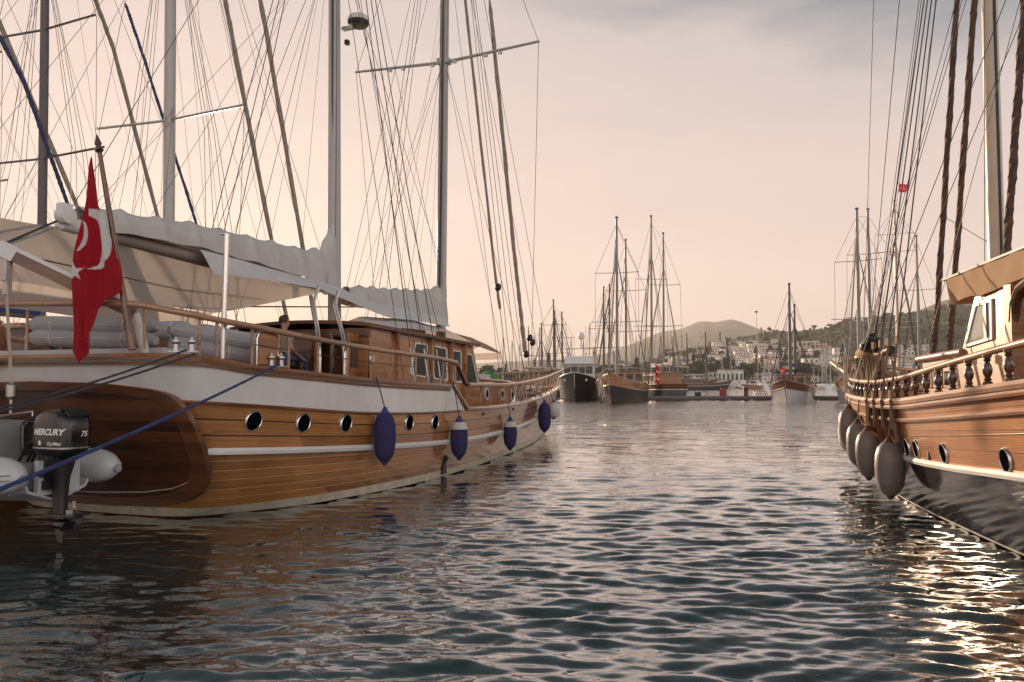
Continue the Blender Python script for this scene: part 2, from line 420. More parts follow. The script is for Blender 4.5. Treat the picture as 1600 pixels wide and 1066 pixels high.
def make_water():
    # polar sheet about the viewing area, finer near by; summed travelling waves give real crests and troughs
    r = [2.2]
    while r[-1] < 320: r.append(r[-1] + max(0.02, min(0.5 * r[-1] ** 2 / (FPX * CAMH) * 2.0, 14)))
    r = np.array(r + [450, 700, 1200, 2200, 5200])
    ang = np.concatenate([np.linspace(-180, -46, 60)[:-1], np.linspace(-46, 46, 900), np.linspace(46, 180, 60)[1:]])
    a = np.radians(ang)
    RR, AA = np.meshgrid(r, a, indexing='ij')
    X = RR * np.sin(AA); Y = RR * np.cos(AA)
    cell = np.gradient(r)[:, None] * np.ones_like(X)
    Z = np.zeros_like(X)
    lee = 1 - 0.72 * np.exp(-(((X + 5.5) / 4.2) ** 2 + ((Y - 9.0) / 5.0) ** 2))       # calm patch in the shelter of the stern
    g2 = np.random.default_rng(5)
    for k in range(150):
        if k < 85: lam = 0.17 * (0.64 / 0.17) ** g2.random(); sl, sp = .034, 16
        elif k < 125: lam = 0.10 * (0.22 / 0.10) ** g2.random(); sl, sp = .013, 32
        else: lam = 0.8 * (2.4 / 0.8) ** g2.random(); sl, sp = .012, 22
        th = R_(-94 + g2.normal() * sp)
        kk = 2 * PI / lam; ph = g2.random() * 2 * PI
        amp = sl * lam / (2 * PI) * (0.5 + 0.9 * g2.random())
        w = np.clip((lam / cell - 2.0) / 2.0, 0, 1) * np.clip(1.25 - RR / 260, 0.0, 1)
        arg = kk * (X * math.cos(th) + Y * math.sin(th)) + ph + 0.4 * np.sin(1.1 * X + 0.5 * Y + ph * 3) + .25 * np.sin(2.3 * X - 1.3 * Y + ph * 5)
        Z += amp * w * (np.sin(arg) + 0.25 * np.sin(2 * arg + 1.2))
    Z *= lee
    k, n = X.shape
    co = np.stack([X, Y, Z], -1).reshape(-1, 3)
    i, j = np.meshgrid(np.arange(k - 1), np.arange(n - 1), indexing='ij')
    q = np.stack([i * n + j, (i + 1) * n + j, (i + 1) * n + j + 1, i * n + j + 1], -1).reshape(-1, 4)
    # disc under the camera
    me = bpy.data.meshes.new('water'); nv = len(co); co = np.vstack([co, [[0, 0, 0]]])
    tri = [(int(j), int(j) + 1, nv) for j in range(n - 1)]
    me.from_pydata(co.tolist(), [], q.tolist() + tri); me.update()
    me.polygons.foreach_set('use_smooth', [True] * len(me.polygons))
    m, nt, p = base_mat('sea_water')
    p.inputs['Base Color'].default_value = (.006, .033, .035, 1); p.inputs['Roughness'].default_value = .025; p.inputs['IOR'].default_value = 2.1
    p.inputs['Specular Tint'].default_value = (1, 1, 1, 1)
    tc = nd(nt, 'ShaderNodeTexCoord')
    mp = nd(nt, 'ShaderNodeMapping'); mp.inputs['Scale'].default_value = (.45, 1.0, 1.0); mp.inputs['Rotation'].default_value = (0, 0, .1); lk(nt, tc.outputs['Object'], mp.inputs[0])
    n1 = nd(nt, 'ShaderNodeTexNoise', i_Scale=2.8, i_Detail=4.0, i_Roughness=.5, i_Distortion=.4); lk(nt, mp.outputs[0], n1.inputs[0])
    n2 = nd(nt, 'ShaderNodeTexNoise', i_Scale=.7, i_Detail=2.0, i_Distortion=.2); lk(nt, mp.outputs[0], n2.inputs[0])
    # bump only takes over where the mesh is too coarse to carry the ripples
    ln = nd(nt, 'ShaderNodeVectorMath', operation='LENGTH'); lk(nt, tc.outputs['Object'], ln.inputs[0])
    far_ = mth(nt, 'MINIMUM', mth(nt, 'MAXIMUM', mth(nt, 'DIVIDE', mth(nt, 'SUBTRACT', ln.outputs['Value'], 9.0), 26.0), 0.06), 1.0)
    b = nd(nt, 'ShaderNodeBump', i_Distance=.09); lk(nt, far_, b.inputs['Strength']); lk(nt, n1.outputs[0], b.inputs['Height'])
    b2 = nd(nt, 'ShaderNodeBump', i_Distance=.17); lk(nt, mth(nt, 'MULTIPLY', far_, .8), b2.inputs['Strength']); lk(nt, n2.outputs[0], b2.inputs['Height']); lk(nt, b.outputs[0], b2.inputs['Normal'])
    # cat's-paws: patches of fine wind ripple between slicker water
    n3 = nd(nt, 'ShaderNodeTexNoise', i_Scale=11.0, i_Detail=3.0, i_Roughness=.6, i_Distortion=.5); lk(nt, mp.outputs[0], n3.inputs[0])
    n4 = nd(nt, 'ShaderNodeTexNoise', i_Scale=.45, i_Detail=3.0, i_Distortion=.6); lk(nt, mp.outputs[0], n4.inputs[0])
    b3 = nd(nt, 'ShaderNodeBump', i_Distance=.010); lk(nt, mth(nt, 'MAXIMUM', mth(nt, 'MULTIPLY', mth(nt, 'SUBTRACT', n4.outputs[0], .43), 4.0), 0.0), b3.inputs['Strength'])
    lk(nt, n3.outputs[0], b3.inputs['Height']); lk(nt, b2.outputs[0], b3.inputs['Normal']); b2 = b3
    lk(nt, b2.outputs[0], p.inputs['Normal']); lk(nt, b2.outputs[0], p.inputs['Coat Normal'])
    p.inputs['Coat Weight'].default_value = 1.0; p.inputs['Coat IOR'].default_value = 1.75; p.inputs['Coat Roughness'].default_value = .025
    me.materials.append(m)
    o = bpy.data.objects.new('water', me); COL.objects.link(o); o['kind'] = 'structure'
make_water()

# ------------------------------------------------------------------ large wooden gulet, starboard side and stern towards us
M_O = (-3.85, 17.4, 0.0); M_RZ = math.atan2(.929, .37)


def L(a, s, z): return (a, -s, z)


def wpos(a, s, z):
    c, q = math.cos(M_RZ), math.sin(M_RZ); return Vector((M_O[0] + a * c + s * q, M_O[1] + a * q - s * c, z))


class Hull:
    """half-breadths at deck and waterline against length, raked transom and stem"""

    def __init__(h, dk, wl, aft, stem, ztop, sharp=(.3, .5, .8, 1.0)):
        h.dk, h.wl = cub(*dk), cub(*wl); h.d0, h.d1 = dk[0][0], dk[0][-1]; h.w0, h.w1 = wl[0][0], wl[0][-1]
        h.aft, h.stem, h.ztop, h.sharp = aft, stem, ztop, sharp

    def at(h, z): return h.aft[0] + h.aft[1] * z

    def st(h, z): return h.stem[0] + h.stem[1] * z

    def bt(h, t, z):
        d = h.dk(h.d0 + t * (h.d1 - h.d0)); w = h.wl(h.w0 + t * (h.w1 - h.w0))
        if z < 0: return np.maximum(w * (1 + .9 * z), .02 * (1 - t) + .015)
        zz = min(1.25, z / h.ztop); p = np.interp(t, [0, .25, .5, 1], h.sharp)
        return w + (d - w) * zz ** p

    def b(h, a, z):
        t = np.clip((a - h.at(z)) / (h.st(z) - h.at(z)), 0, 1); return float(h.bt(t, z))

    def pt(h, t, zf):
        """surface point: zf is a height or a function of a"""
        z = zf if isinstance(zf, (int, float)) else float(zf(0.0)); a = 0
        for _ in range(4):
            a = h.at(z) + t * (h.st(z) - h.at(z))
            if not isinstance(zf, (int, float)): z = float(zf(a))
        return a, float(h.bt(t, z)), z

    def outline(h, zf, n=60, t1=1.0, rc=.45, off=0.0, camber=.12):
        """from the middle of the transom round the quarter to the stem: list of (a,s,z)"""
        a0, b0, z0 = h.pt(0.0, zf); pts = []
        for k in range(6):
            s = (b0 - rc) * k / 5; pts.append((a0 - camber * (1 - (s / b0) ** 2) - off, s, float(zf(a0)) if callable(zf) else z0))
        t_a = .02; a1, b1, z1 = h.pt(t_a, zf); p0 = pts[-1]; pc = (a0 - camber * .1 - off, b0 + off, z0)
        for k in range(1, 7):
            q = k / 7; x = [(1 - q) ** 2 * p0[i] + 2 * q * (1 - q) * pc[i] + q * q * ((a1, b1 + off, z1)[i]) for i in range(3)]; pts.append(tuple(x))
        for k in range(n):
            t = t_a + (t1 - t_a) * (k / (n - 1)) ** .95; a, b, z = h.pt(t, zf); pts.append((a, b + off, z))
        return pts

    def band(h, mb, zlo, zhi, rows, v0, v1, n=60, t1=1.0, off=0.0, rc=.45):
        for sgn in (1, -1):
            rr, uu = [], []
            for i in range(rows + 1):
                f = i / rows
                zf = (lambda a, f=f: (zlo(a) if callable(zlo) else zlo) * (1 - f) + (zhi(a) if callable(zhi) else zhi) * f)
                o = h.outline(zf, n, t1, rc, off); u, L_ = [], 0
                for k, p in enumerate(o):
                    if k: L_ += math.dist(p, o[k - 1])
                    u.append((L_ + (0 if sgn > 0 else 31.7), lerp(v0, v1, f)))
                rr.append([L(p[0], p[1] * sgn, p[2]) for p in o]); uu.append(u)
            mb.grid(rr, uu, flip=(sgn > 0))
        return mb


def skin_frame(h, a, z, sgn):
    """placement on the planking: x forward, z outward"""
    X = Vector(L(a + .2, h.b(a + .2, z) * sgn, z)) - Vector(L(a - .2, h.b(a - .2, z) * sgn, z)); Y = Vector(L(a, h.b(a, z + .15) * sgn, z + .15)) - Vector(L(a, h.b(a, z - .15) * sgn, z - .15))
    X.normalize(); Z = X.cross(Y).normalized()
    if Z.y * -sgn < 0: Z = -Z
    Y = Z.cross(X); m = Matrix((X, Y, Z)).transposed().to_4x4(); m.translation = L(a, h.b(a, z) * sgn, z); return m


def rail_strip(h, zf, w_in, w_out, thick, t0=None, t1=1.0, a_min=None, a_max=None, n=70, both=True):
    """capping of rectangular section along the sheer"""
    mb = MB(); o = h.outline(zf, n)
    o = [p for p in o if (a_min is None or p[0] >= a_min) and (a_max is None or p[0] <= a_max)]
    for sgn in ((1, -1) if both else (1,)):
        rr = []
        for k, p in enumerate(o):
            q0, q1 = o[max(k - 1, 0)], o[min(k + 1, len(o) - 1)]
            d = Vector((q1[0] - q0[0], q1[1] - q0[1])).normalized() if k else Vector((0, 1))
            nx, ny = -d[1], d[0]
            po = (p[0] + nx * w_out, max(0, p[1] + ny * w_out)); pi = (p[0] - nx * w_in, max(0, p[1] - ny * w_in))
            e = thick * .3
            rr.append([L(x, s * sgn, z) for x, s, z in ((po[0], po[1], p[2] - thick), (po[0] + nx * 0.012, po[1] + ny * .012, p[2] - thick / 2), (po[0] - nx * e * .5, po[1] - ny * e * .5, p[2]),
                                                          (pi[0], pi[1], p[2]), (pi[0], pi[1], p[2] - thick))])
        mb.grid(rr, flip=(sgn < 0), closed=True)
        for end in (0, -1):
            mb.add(rr[end], [(0, 1, 2, 3, 4)])
    return mb


MH = Hull(([-6.94, -6.2, -5, -3, 0, 3, 6, 9, 12, 14, 15.3], [2.46, 2.6, 2.75, 2.87, 2.9, 2.7, 2.25, 1.65, .92, .4, .02]),
          ([-5.95, -5.5, -4.6, -3.2, -1.6, 1, 4, 7, 8.5, 10.5, 12.5, 13.6], [1.35, 1.7, 2.25, 2.6, 2.74, 2.6, 2.2, 1.7, 1.4, .9, .35, .02]),
          (-5.95, -.52), (13.6, 1.06), 1.8)
m_cap = cub([-7.4, -7.2, -6.7, -5.87, -5.26, -3.2, -.38, .6, 3], [2.375, 2.29, 2.24, 2.14, 2.10, 1.97, 1.87, 1.84, 1.8])
m_white = cub([-7.2, -6.9, -5.75, -3, -1.88, .36, 1.95, 4.2, 6.2, 9.2, 12, 15.5], [1.70, 1.67, 1.58, 1.38, 1.34, 1.31, 1.285, 1.30, 1.34, 1.43, 1.54, 1.70])
m_fcap = lambda a: m_white(a) + .085
m_rub = cub([-7, -6.4, -5, -3, -.2, 3.35, 8, 12, 15], [1.03, .99, .91, .81, .71, .69, .79, .95, 1.12])

gulet = thing('wooden_gulet', 'large varnished two masted wooden gulet with white bulwark band and grey covered booms', 'sailing yacht', M_O, M_RZ)
G = gulet
MH.band(MB(), -.75, 0.015, 3, 0, 1).build('hull_bottom', 'red_bottom', G)
MH.band(MB(), 0.015, .15, 1, 0, 1, off=.004).build('boot_stripe', 'cream_stripe', G)
MH.band(MB(), .15, m_rub, 8, 0, 6).build('hull_planking', 'hull_narrow_plank', G)
MH.band(MB(), m_rub, m_white, 6, 0, 3).build('upper_planking', 'hull_wide_plank', G)
# white bulwark aft with a raked forward end
mb = MB()
for sgn in (1, -1):
    rr = []
    for i in range(7):
        f = i / 6; amax = lerp(.58, -.12, f); o = MH.outline(lambda a, f=f: lerp(m_white(a), m_cap(a) - .05, f), 90, off=.012)
        o = [p for p in o if p[0] <= amax]; pl = o[-1]; z = float(lerp(m_white(amax), m_cap(amax) - .05, f)); o.append((amax, MH.b(amax, z) + .012, z))
        # resample to a constant count
        d = [0]
        for k in range(1, len(o)): d.append(d[-1] + math.dist(o[k], o[k - 1]))
        A = np.array(o); td = np.concatenate([np.linspace(0, 3.6, 22)[:-1], np.linspace(3.6, d[-1], 40)]); A = np.stack([np.interp(td, d, A[:, c]) for c in range(3)], 1)
        rr.append([L(p[0], p[1] * sgn, p[2]) for p in A])
    mb.grid(rr, flip=(sgn > 0))
mb.build('bulwark', 'white_gel', G)
mb = MB()
for sgn in (1, -1):       # inner face of the bulwark
    mb.grid([[L(p[0] + .09, max(0, p[1] - .10) * sgn, p[2]) for p in MH.outline(zf, 60) if p[0] < .4] for zf in (lambda a: 1.0 + a * 0, lambda a: m_cap(a) - .03)], flip=(sgn < 0))
mb.build('bulwark_lining', 'cabin_wood', G)
mb = MB()
for sgn in (1, -1):
    mb.grid([[L(p[0], max(0, p[1] - .08) * sgn, p[2]) for p in MH.outline(zf, 60) if p[0] > .2] for zf in (lambda a: .9 + a * 0, lambda a: m_fcap(a) - .03)], flip=(sgn < 0))
mb.build('bow_lining', 'cabin_wood', G)
rail_strip(MH, m_cap, .16, .055, .085, a_max=-.1).build('cap_rail', 'teak_trim', G)
rail_strip(MH, lambda a: m_cap(a) - .10, .03, .035, .035, a_max=-.12).build('cap_moulding', 'rail_wood', G)
rail_strip(MH, lambda a: m_white(a) + .02, .03, .03, .04, a_min=-6.85, a_max=.62).build('band_moulding', 'teak_trim', G)
rail_strip(MH, m_fcap, .14, .05, .075, a_min=.52).build('bow_cap_rail', 'rail_wood', G)
for sgn in (1, -1):
    a0, a1 = -.16, .60
    MB().tube([L(lerp(a0, a1, q), (MH.b(lerp(a0, a1, q), 1.6) + .0) * sgn, lerp(1.84, m_fcap(.6) - .03, q)) for q in (0, .5, 1)], .062, 8).build('step_capping', 'teak_trim', G)
rail_strip(MH, lambda a: m_rub(a) + .045, .03, .055, .09, a_min=-6.35, a_max=11.6).build('rubbing_strake', 'white_paint', G)

# transom: raised mahogany panel inside a broad frame
half = [(0, 1.92), (.5, 1.91), (1.0, 1.90), (1.45, 1.875), (1.75, 1.845), (1.95, 1.82), (2.13, 1.785), (2.25, 1.735), (2.34, 1.66), (2.41, 1.50), (2.435, 1.31), (2.44, 1.10), (2.42, .88), (2.38, .72), (2.28, .56), (2.14, .42), (1.95, .32), (1.6, .23), (1.1, .17), (.5, .15), (0, .145)]


def tr_pt(s, z, out): return L(MH.at(z) - .13 * (1 - (min(abs(s), 2.4) / 2.5) ** 2) - .03 - out, s, z)


full = half + [(-s, z) for s, z in reversed(half[1:-1])]
cz = 1.02
mb = MB(); rr = []
for f, out in ((1.0, -.04), (1.0, .035), (.995, .045), (.895, .045), (.885, .03)):
    rr.append([tr_pt(s * (1 - (1 - f) * .9), cz + (z - cz) * (1 - (1 - f) * 1.35), out) for s, z in full])
mb.grid(rr, closed=True, flip=True).build('transom_frame', 'mahogany_frame', G, smooth=30)
mb = MB(); rr = []
for f in (.885, .6, .3, .02):
    rr.append([tr_pt(s * (1 - (1 - f) * .9) if f == .885 else s * f * 1.01, cz + (z - cz) * ((1 - (1 - f) * 1.35) if f == .885 else f * .93), .03) for s, z in full])
mb.grid(rr, closed=True, flip=True)
mb.add(rr[-1], [tuple(range(len(full)))[::-1]])
mb.build('transom_panel', 'mahogany', G, smooth=30)
MB().tube([tr_pt(s, z, .035) for s, z in [(-1.6, .36), (-.6, .33), (.4, .345), (1.2, .39), (1.7, .46), (2.0, .56)]], .013, 6).build('transom_bead', 'rail_wood', G)

# decks
mb = MB()
for zz, a0, a1 in ((1.50, -6.3, .2), (1.05, .2, 14.4)):
    xs = np.linspace(a0, a1, 24); mb.grid([[L(a, -(MH.b(a, 1.2) - .12), zz) for a in xs], [L(a, MH.b(a, 1.2) - .12, zz) for a in xs]])
mb.build('deck', 'deck_teak', G)

# portholes: oval steel rims and dark glass
for a, z in ((-5.76, 1.37), (-4.81, 1.30), (-3.81, 1.25), (-1.89, 1.17), (-.88, 1.13)):
    for sgn in (1, -1):
        m = skin_frame(MH, a, z, sgn)
        sc = Matrix.Diagonal((.92, .94, 1, 1))
        rim = MB().lathe([(.138, -.03), (.158, -.03), (.160, .010), (.153, .024), (.145, .03), (.138, .02)], 28, m @ sc); rim.f = rim.f[:-2]
        pr = rim.build('porthole', 'steel', G)
        MB().lathe([(.139, -.03), (.139, .014)], 24, m @ sc).build('port_glass', 'port_glass', pr)
# scuppers in the bow planking and the cooling outlet
for a in (1.75, 4.4, 6.6):
    z = m_white(a) - .09; mb = MB().obox(L(a, MH.b(a, z) + .004, z), (.17, .03, .055), (0, 0, math.atan2(-(MH.b(a + .2, z) - MH.b(a - .2, z)), .4))); mb.build('scupper', 'black_plastic', G)
MB().obox(L(-.28, MH.b(-.28, .2) + .01, .20), (.16, .05, .26)).tube([L(-.3, MH.b(-.3, .3), .32), L(-.3, MH.b(-.3, .3) + .07, .42)], .05, 8).build('exhaust_outlet', 'black_plastic', G)

# ---- rails
m_rail = cub([-7.4, -7.2, -6.74, -5.79, -4.43, -3.06, -.21, .13], [2.86, 2.80, 2.74, 2.66, 2.55, 2.47, 2.34, 2.31])
o = [p for p in MH.outline(lambda a: m_rail(a), 90, rc=.8, off=-.06) if p[0] < .12]
o = [(p[0], p[1], float(m_rail(p[0]))) for p in o]; o = [(p[0], p[1], p[2] + .08 * max(0, 1 - p[1] / 2.4) * (p[0] < -6.4)) for p in o]
full_o = [L(p[0], -p[1], p[2]) for p in reversed(o[1:])] + [L(*p) for p in o]
i0 = next(i for i, p in enumerate(full_o) if p[0] < -6.9 and -p[1] > -.9)
MB().tube(full_o[i0:], .042, 10).build('aft_handrail', 'rail_wood', G)
MB().tube(full_o[:i0 - 2], .042, 10).build('port_handrail', 'rail_wood', G)
for sgn in (1, -1): MB().tube([L(.05, 2.82 * sgn, 2.315), L(.25, 2.82 * sgn, 2.26), L(.68, 2.79 * sgn, 1.90), L(.85, 2.78 * sgn, 1.85)], .05, 10, flat=1.0).build('rail_step', 'mahogany_frame', G)
m_brail = cub([.8, 3.4, 6.86, 9.06, 12, 15.4], [1.85, 1.85, 1.96, 2.06, 2.22, 2.40])
bo = [p for p in MH.outline(lambda a: m_brail(a), 110) if p[0] > .78]; bo = [(min(p[0], 15.32 - max(0, .35 - p[1]) * .5), max(p[1] - .06, .03), p[2]) for p in bo]
ring = [L(*p) for p in bo] + [L(p[0], -p[1], p[2]) for p in reversed(bo)]
MB().tube(ring, .046, 10).build('bow_handrail', 'rail_wood', G)
for k, (a, z) in enumerate([(-6.77, 2.24), (-6.5, 2.22), (-5.89, 2.15), (-5.17, 2.09), (-4.52, 2.06), (-3.77, 2.01), (-3.1, 1.97), (-2.41, 1.93), (-1.61, 1.90), (-1.16, 1.90), (-.48, 1.88), (.1, 1.86)]):
    for sgn in (1, -1):
        if sgn < 0 and k % 2: continue
        s = (MH.b(a, z) - .06) * sgn
        MB().tube([L(a, s, z - .03), L(a, s, float(m_rail(a)))], .022, 8).build('stanchion', 'rail_wood', G)
for s, az in ((-.95, -7.25), (.1, -7.3), (1.15, -7.24), (1.95, -7.1)):
    MB().tube([L(az, s, 2.33), L(az, s, 2.86)], .02, 8).build('stanchion', 'steel' if s < 0 else 'rail_wood', G)
aa = [.87, 1.58, 2.31, 3.11, 3.99, 4.79, 5.61, 6.53, 7.61, 8.75, 9.86, 10.9, 11.9, 12.8, 13.6, 14.3]
for a in aa:
    for sgn in (1, -1):
        z = float(m_fcap(a)); zb = float(m_brail(a))
        MB().tube([L(a, max(.05, MH.b(a, z) - .05) * sgn, z - .02), L(a, max(.05, MH.b(a, zb) - .07) * sgn, zb)], .021, 6).build('stanchion', 'rail_wood', G)
wl_ = [L(a, MH.b(a, m_cap(a)) - .06, float(m_cap(a)) * .45 + float(m_rail(a)) * .55) for a in np.linspace(-5.9, .1, 20)]
MB().tube(wl_, .006, 4).build('lifeline', 'wire_steel', G)
MB().tube([L(a, MH.b(a, m_fcap(a)) - .06, float(m_fcap(a)) * .5 + float(m_brail(a)) * .5) for a in np.linspace(.9, 14.2, 40)], .006, 4).build('lifeline', 'wire_steel', G)

# ---- deckhouse
HA0, HA1, HAF = -1.25, 3.75, 4.38
roofz = lambda a: 3.04 - .035 * (a + 1.25)
mb = MB(); S_ = 1.65
for sgn in (1, -1):
    q = [L(HA0, S_ * sgn, 1.2), L(HAF + .15, S_ * sgn * .97, 1.0), L(HA1, S_ * .95 * sgn, roofz(HA1)), L(HA0, S_ * .97 * sgn, roofz(HA0))]
    mb.add(q, [(0, 1, 2, 3) if sgn > 0 else (3, 2, 1, 0)])
mb.add([L(HAF + .15, -S_ * .97, 1.0), L(HAF + .15, S_ * .97, 1.0), L(HA1, S_ * .95, roofz(HA1)), L(HA1, -S_ * .95, roofz(HA1))], [(3, 2, 1, 0)])
dh = mb.build('deckhouse', 'cabin_wood', G, smooth=0)
mb = MB()
rr = []
for a, e in ((HA0 - .12, 0), (HA0 + 1.5, 0), (HA1 - .8, 0), (HA1 + .12, 0)):
    rr.append([L(a, s * 1.74, roofz(a) + .02 + .10 * (1 - s * s)) for s in np.linspace(-1, 1, 9)])
mb.sheet(rr, -.07).build('roof', 'mahogany_frame', G)
MB().grid([[L(a, s * 1.55, roofz(a) + .03 + .10 * (1 - s * s)) for s in np.linspace(-1, 1, 9)] for a in (HA0, 1.2, HA1 - .05)]).build('roof_top', 'white_paint', G)
# aft bulkhead with doors
bz0, bz1 = 1.35, 2.98
for s0, s1, x0, mt, nm in ((-1.6, -1.38, 0, 'cabin_wood', 'bulkhead_post'), (-1.38, -.95, .02, 'cabin_dark', 'bulkhead_panel'), (-.95, -.80, 0, 'cabin_wood', 'bulkhead_post'), (-.35, -.2, 0, 'cabin_wood', 'bulkhead_post'),
                           (-.2, .35, .03, 'cabin_dark', 'bulkhead_panel'), (.35, .48, 0, 'cabin_wood', 'bulkhead_post'), (1.1, 1.27, 0, 'cabin_wood', 'bulkhead_post'), (1.27, 1.6, .02, 'cabin_wood', 'bulkhead_panel')):
    MB().box(HA0 - .03 + x0, HA0 + .05 + x0, -s1, -s0, bz0, bz1).build(nm, mt, G, smooth=0)
MB().box(HA0 + .35, HA0 + .4, -1.55, 1.55, 1.3, 2.9).build('companionway', 'cabin_dark', G, smooth=0)
MB().box(HA0 - .035, HA0 + .06, -1.62, 1.62, 2.8, 2.975).build('bulkhead_header', 'cabin_dark', G, smooth=0)
for s, ang, mt in ((.95, .5, 'cabin_dark'), (1.42, .15, 'cabin_wood'), (-.55, -.6, 'cabin_dark')):
    d = MB().obox(L(HA0 - .26, s, 2.1), (.5, .04, 1.5), (0, 0, ang)).build('cabin_door', mt, G, smooth=0)
    MB().obox(L(HA0 - .26, s + .025, 2.45), (.3, .035, .5), (0, 0, ang)).build('door_glass', 'dark_glass', d, smooth=0)
# cockpit seat, table and wheel
MB().box(-4.6, -1.9, 1.2, 1.7, 1.5, 1.95).build('cockpit_bench', 'cabin_dark', G, smooth=0)
MB().box(-3.6, -2.2, .1, 1.0, 2.05, 2.11).box(-2.98, -2.82, .48, .62, 1.5, 2.05).build('cockpit_table', 'cabin_dark', G, smooth=0)
mb = MB(); mb.tube([L(-1.62 + .0, -.02 + .34 * math.cos(t), 2.22 + .34 * math.sin(t)) for t in np.linspace(0, 2 * PI, 25)], .022, 6)
for k in range(8): mb.tube([L(-1.62, -.02, 2.22), L(-1.62, -.02 + .44 * math.cos(k * PI / 4), 2.22 + .44 * math.sin(k * PI / 4))], .014, 5)
mb.tube([L(-1.62, -.02, 2.22), L(-1.35, -.02, 2.22)], .05, 8).build('steering_wheel', 'turned_wood', G)
# side windows: pale rounded frames round dark glass
def sidewin(quad, rad=.09):
    """quad (a,z) corners, frame and pane on the starboard and port sides"""
    def rnd(poly, r):
        out = []
        for i, p in enumerate(poly):
            p = Vector(p); a = Vector(poly[i - 1]); b = Vector(poly[(i + 1) % len(poly)])
            d1 = (a - p).normalized(); d2 = (b - p).normalized()
            for q in np.linspace(0, 1, 6): out.append(tuple((p + d1 * r) * (1 - q) ** 2 + p * 2 * q * (1 - q) + (p + d2 * r) * q * q))
        return out
    po = rnd(quad, rad); c = np.mean(np.array(po), 0); pi = [tuple(c + (np.array(p) - c) * np.array([.84, .90])) for p in po]
    for sgn in (1, -1):
        def P(p, o):
            a, z = p; f = (z - 1.2) / 1.8; s = lerp(S_ * (1 - .03 * (a + 1.25) / 5.6), S_ * (.97 - .02 * (a + 1.25) / 5), f) + o; return L(a, s * sgn, z)
        mb = MB().grid([[P(p, -.02) for p in po], [P(p, .03) for p in po], [P(p, .03) for p in pi], [P(p, .0) for p in pi]], closed=True, flip=sgn > 0)
        w = mb.build('window', 'white_paint', G, smooth=30)
        MB().add([P(p, .006) for p in pi], [tuple(range(len(pi))) if sgn > 0 else tuple(range(len(pi)))[::-1]]).build('pane', 'dark_glass', w, smooth=0)
sidewin([(.36, 2.06), (1.22, 2.0), (1.22, 2.77), (.62, 2.79)])
sidewin([(1.45, 1.98), (2.22, 1.92), (2.22, 2.72), (1.45, 2.76)])
sidewin([(2.50, 1.92), (3.02, 1.88), (3.02, 2.68), (2.50, 2.70)])
sidewin([(3.24, 1.86), (4.08, 1.80), (3.66, 2.62), (3.24, 2.66)])
for a in (-.2, 1.33, 2.36, 3.13): MB().box(a - .03, a + .03, -1.69, -1.60, 1.3, roofz(a) - .03).build('cabin_batten', 'honey_trim', G, smooth=0)
# low forward trunk with oval ports
mb = MB(); xs = np.linspace(4.3, 10.2, 14)
hw = lambda a: min(1.45, MH.b(a, 1.2) - .65) * (1 - .12 * max(0, a - 8.5))
mb.grid([[L(a, hw(a), 1.0) for a in xs], [L(a, hw(a) * .97, 1.98 - .035 * (a - 4.3)) for a in xs], [L(a, hw(a) * .6, 2.04 - .035 * (a - 4.3)) for a in xs], [L(a, -hw(a) * .6, 2.04 - .035 * (a - 4.3)) for a in xs], [L(a, -hw(a) * .97, 1.98 - .035 * (a - 4.3)) for a in xs], [L(a, -hw(a), 1.0) for a in xs]])
mb.box(10.15, 10.2, -hw(10.2), hw(10.2), 1.0, 1.76).build('forward_trunk', 'cabin_wood', G, smooth=30)
mb = MB()
for sgn in (1, -1): mb.tube([L(a, (hw(a) + .03) * sgn, 2.0 - .035 * (a - 4.3)) for a in xs], .035, 8)
mb.build('trunk_moulding', 'rail_wood', G)
for a in (4.9, 6.0, 7.1, 8.2):
    m = Matrix.Translation(L(a, hw(a) + .0, 1.62 - .035 * (a - 4.3))) @ Matrix.Rotation(PI / 2, 4, 'X')
    pr = MB().lathe([(.10, -.03), (.15, -.03), (.15, .03), (.10, .03)], 20, m @ Matrix.Diagonal((.8, 1.15, 1, 1))); pr.f = pr.f[:-2]; pr = pr.build('trunk_port', 'white_paint', G)
    MB().lathe([(.105, -.02), (.105, .012)], 20, m @ Matrix.Diagonal((.8, 1.15, 1, 1))).build('port_glass', 'port_glass', pr)
MB().box(2.0, 2.45, -.9, -.5, 2.95, 3.22).build('roof_hatch', 'cabin_wood', G, smooth=20)
MB().obox(L(10.9, .0, 1.75), (.5, .5, .45)).obox(L(10.9, 0, 2.0), (.6, .6, .06)).build('bow_locker', 'cabin_wood', G, smooth=20)
mb = MB(); mb.lathe([(.10, 1.05), (.10, 1.5), (.16, 1.55), (.16, 1.62), (.09, 1.66), (.09, 1.8), (.14, 1.84), (.02, 1.88)], 16, Matrix.Translation(L(12.4, .2, 0))); mb.tube([L(12.4, -.35, 1.5), L(12.4, .7, 1.5)], .09, 10).build('windlass', 'dull_steel', G)

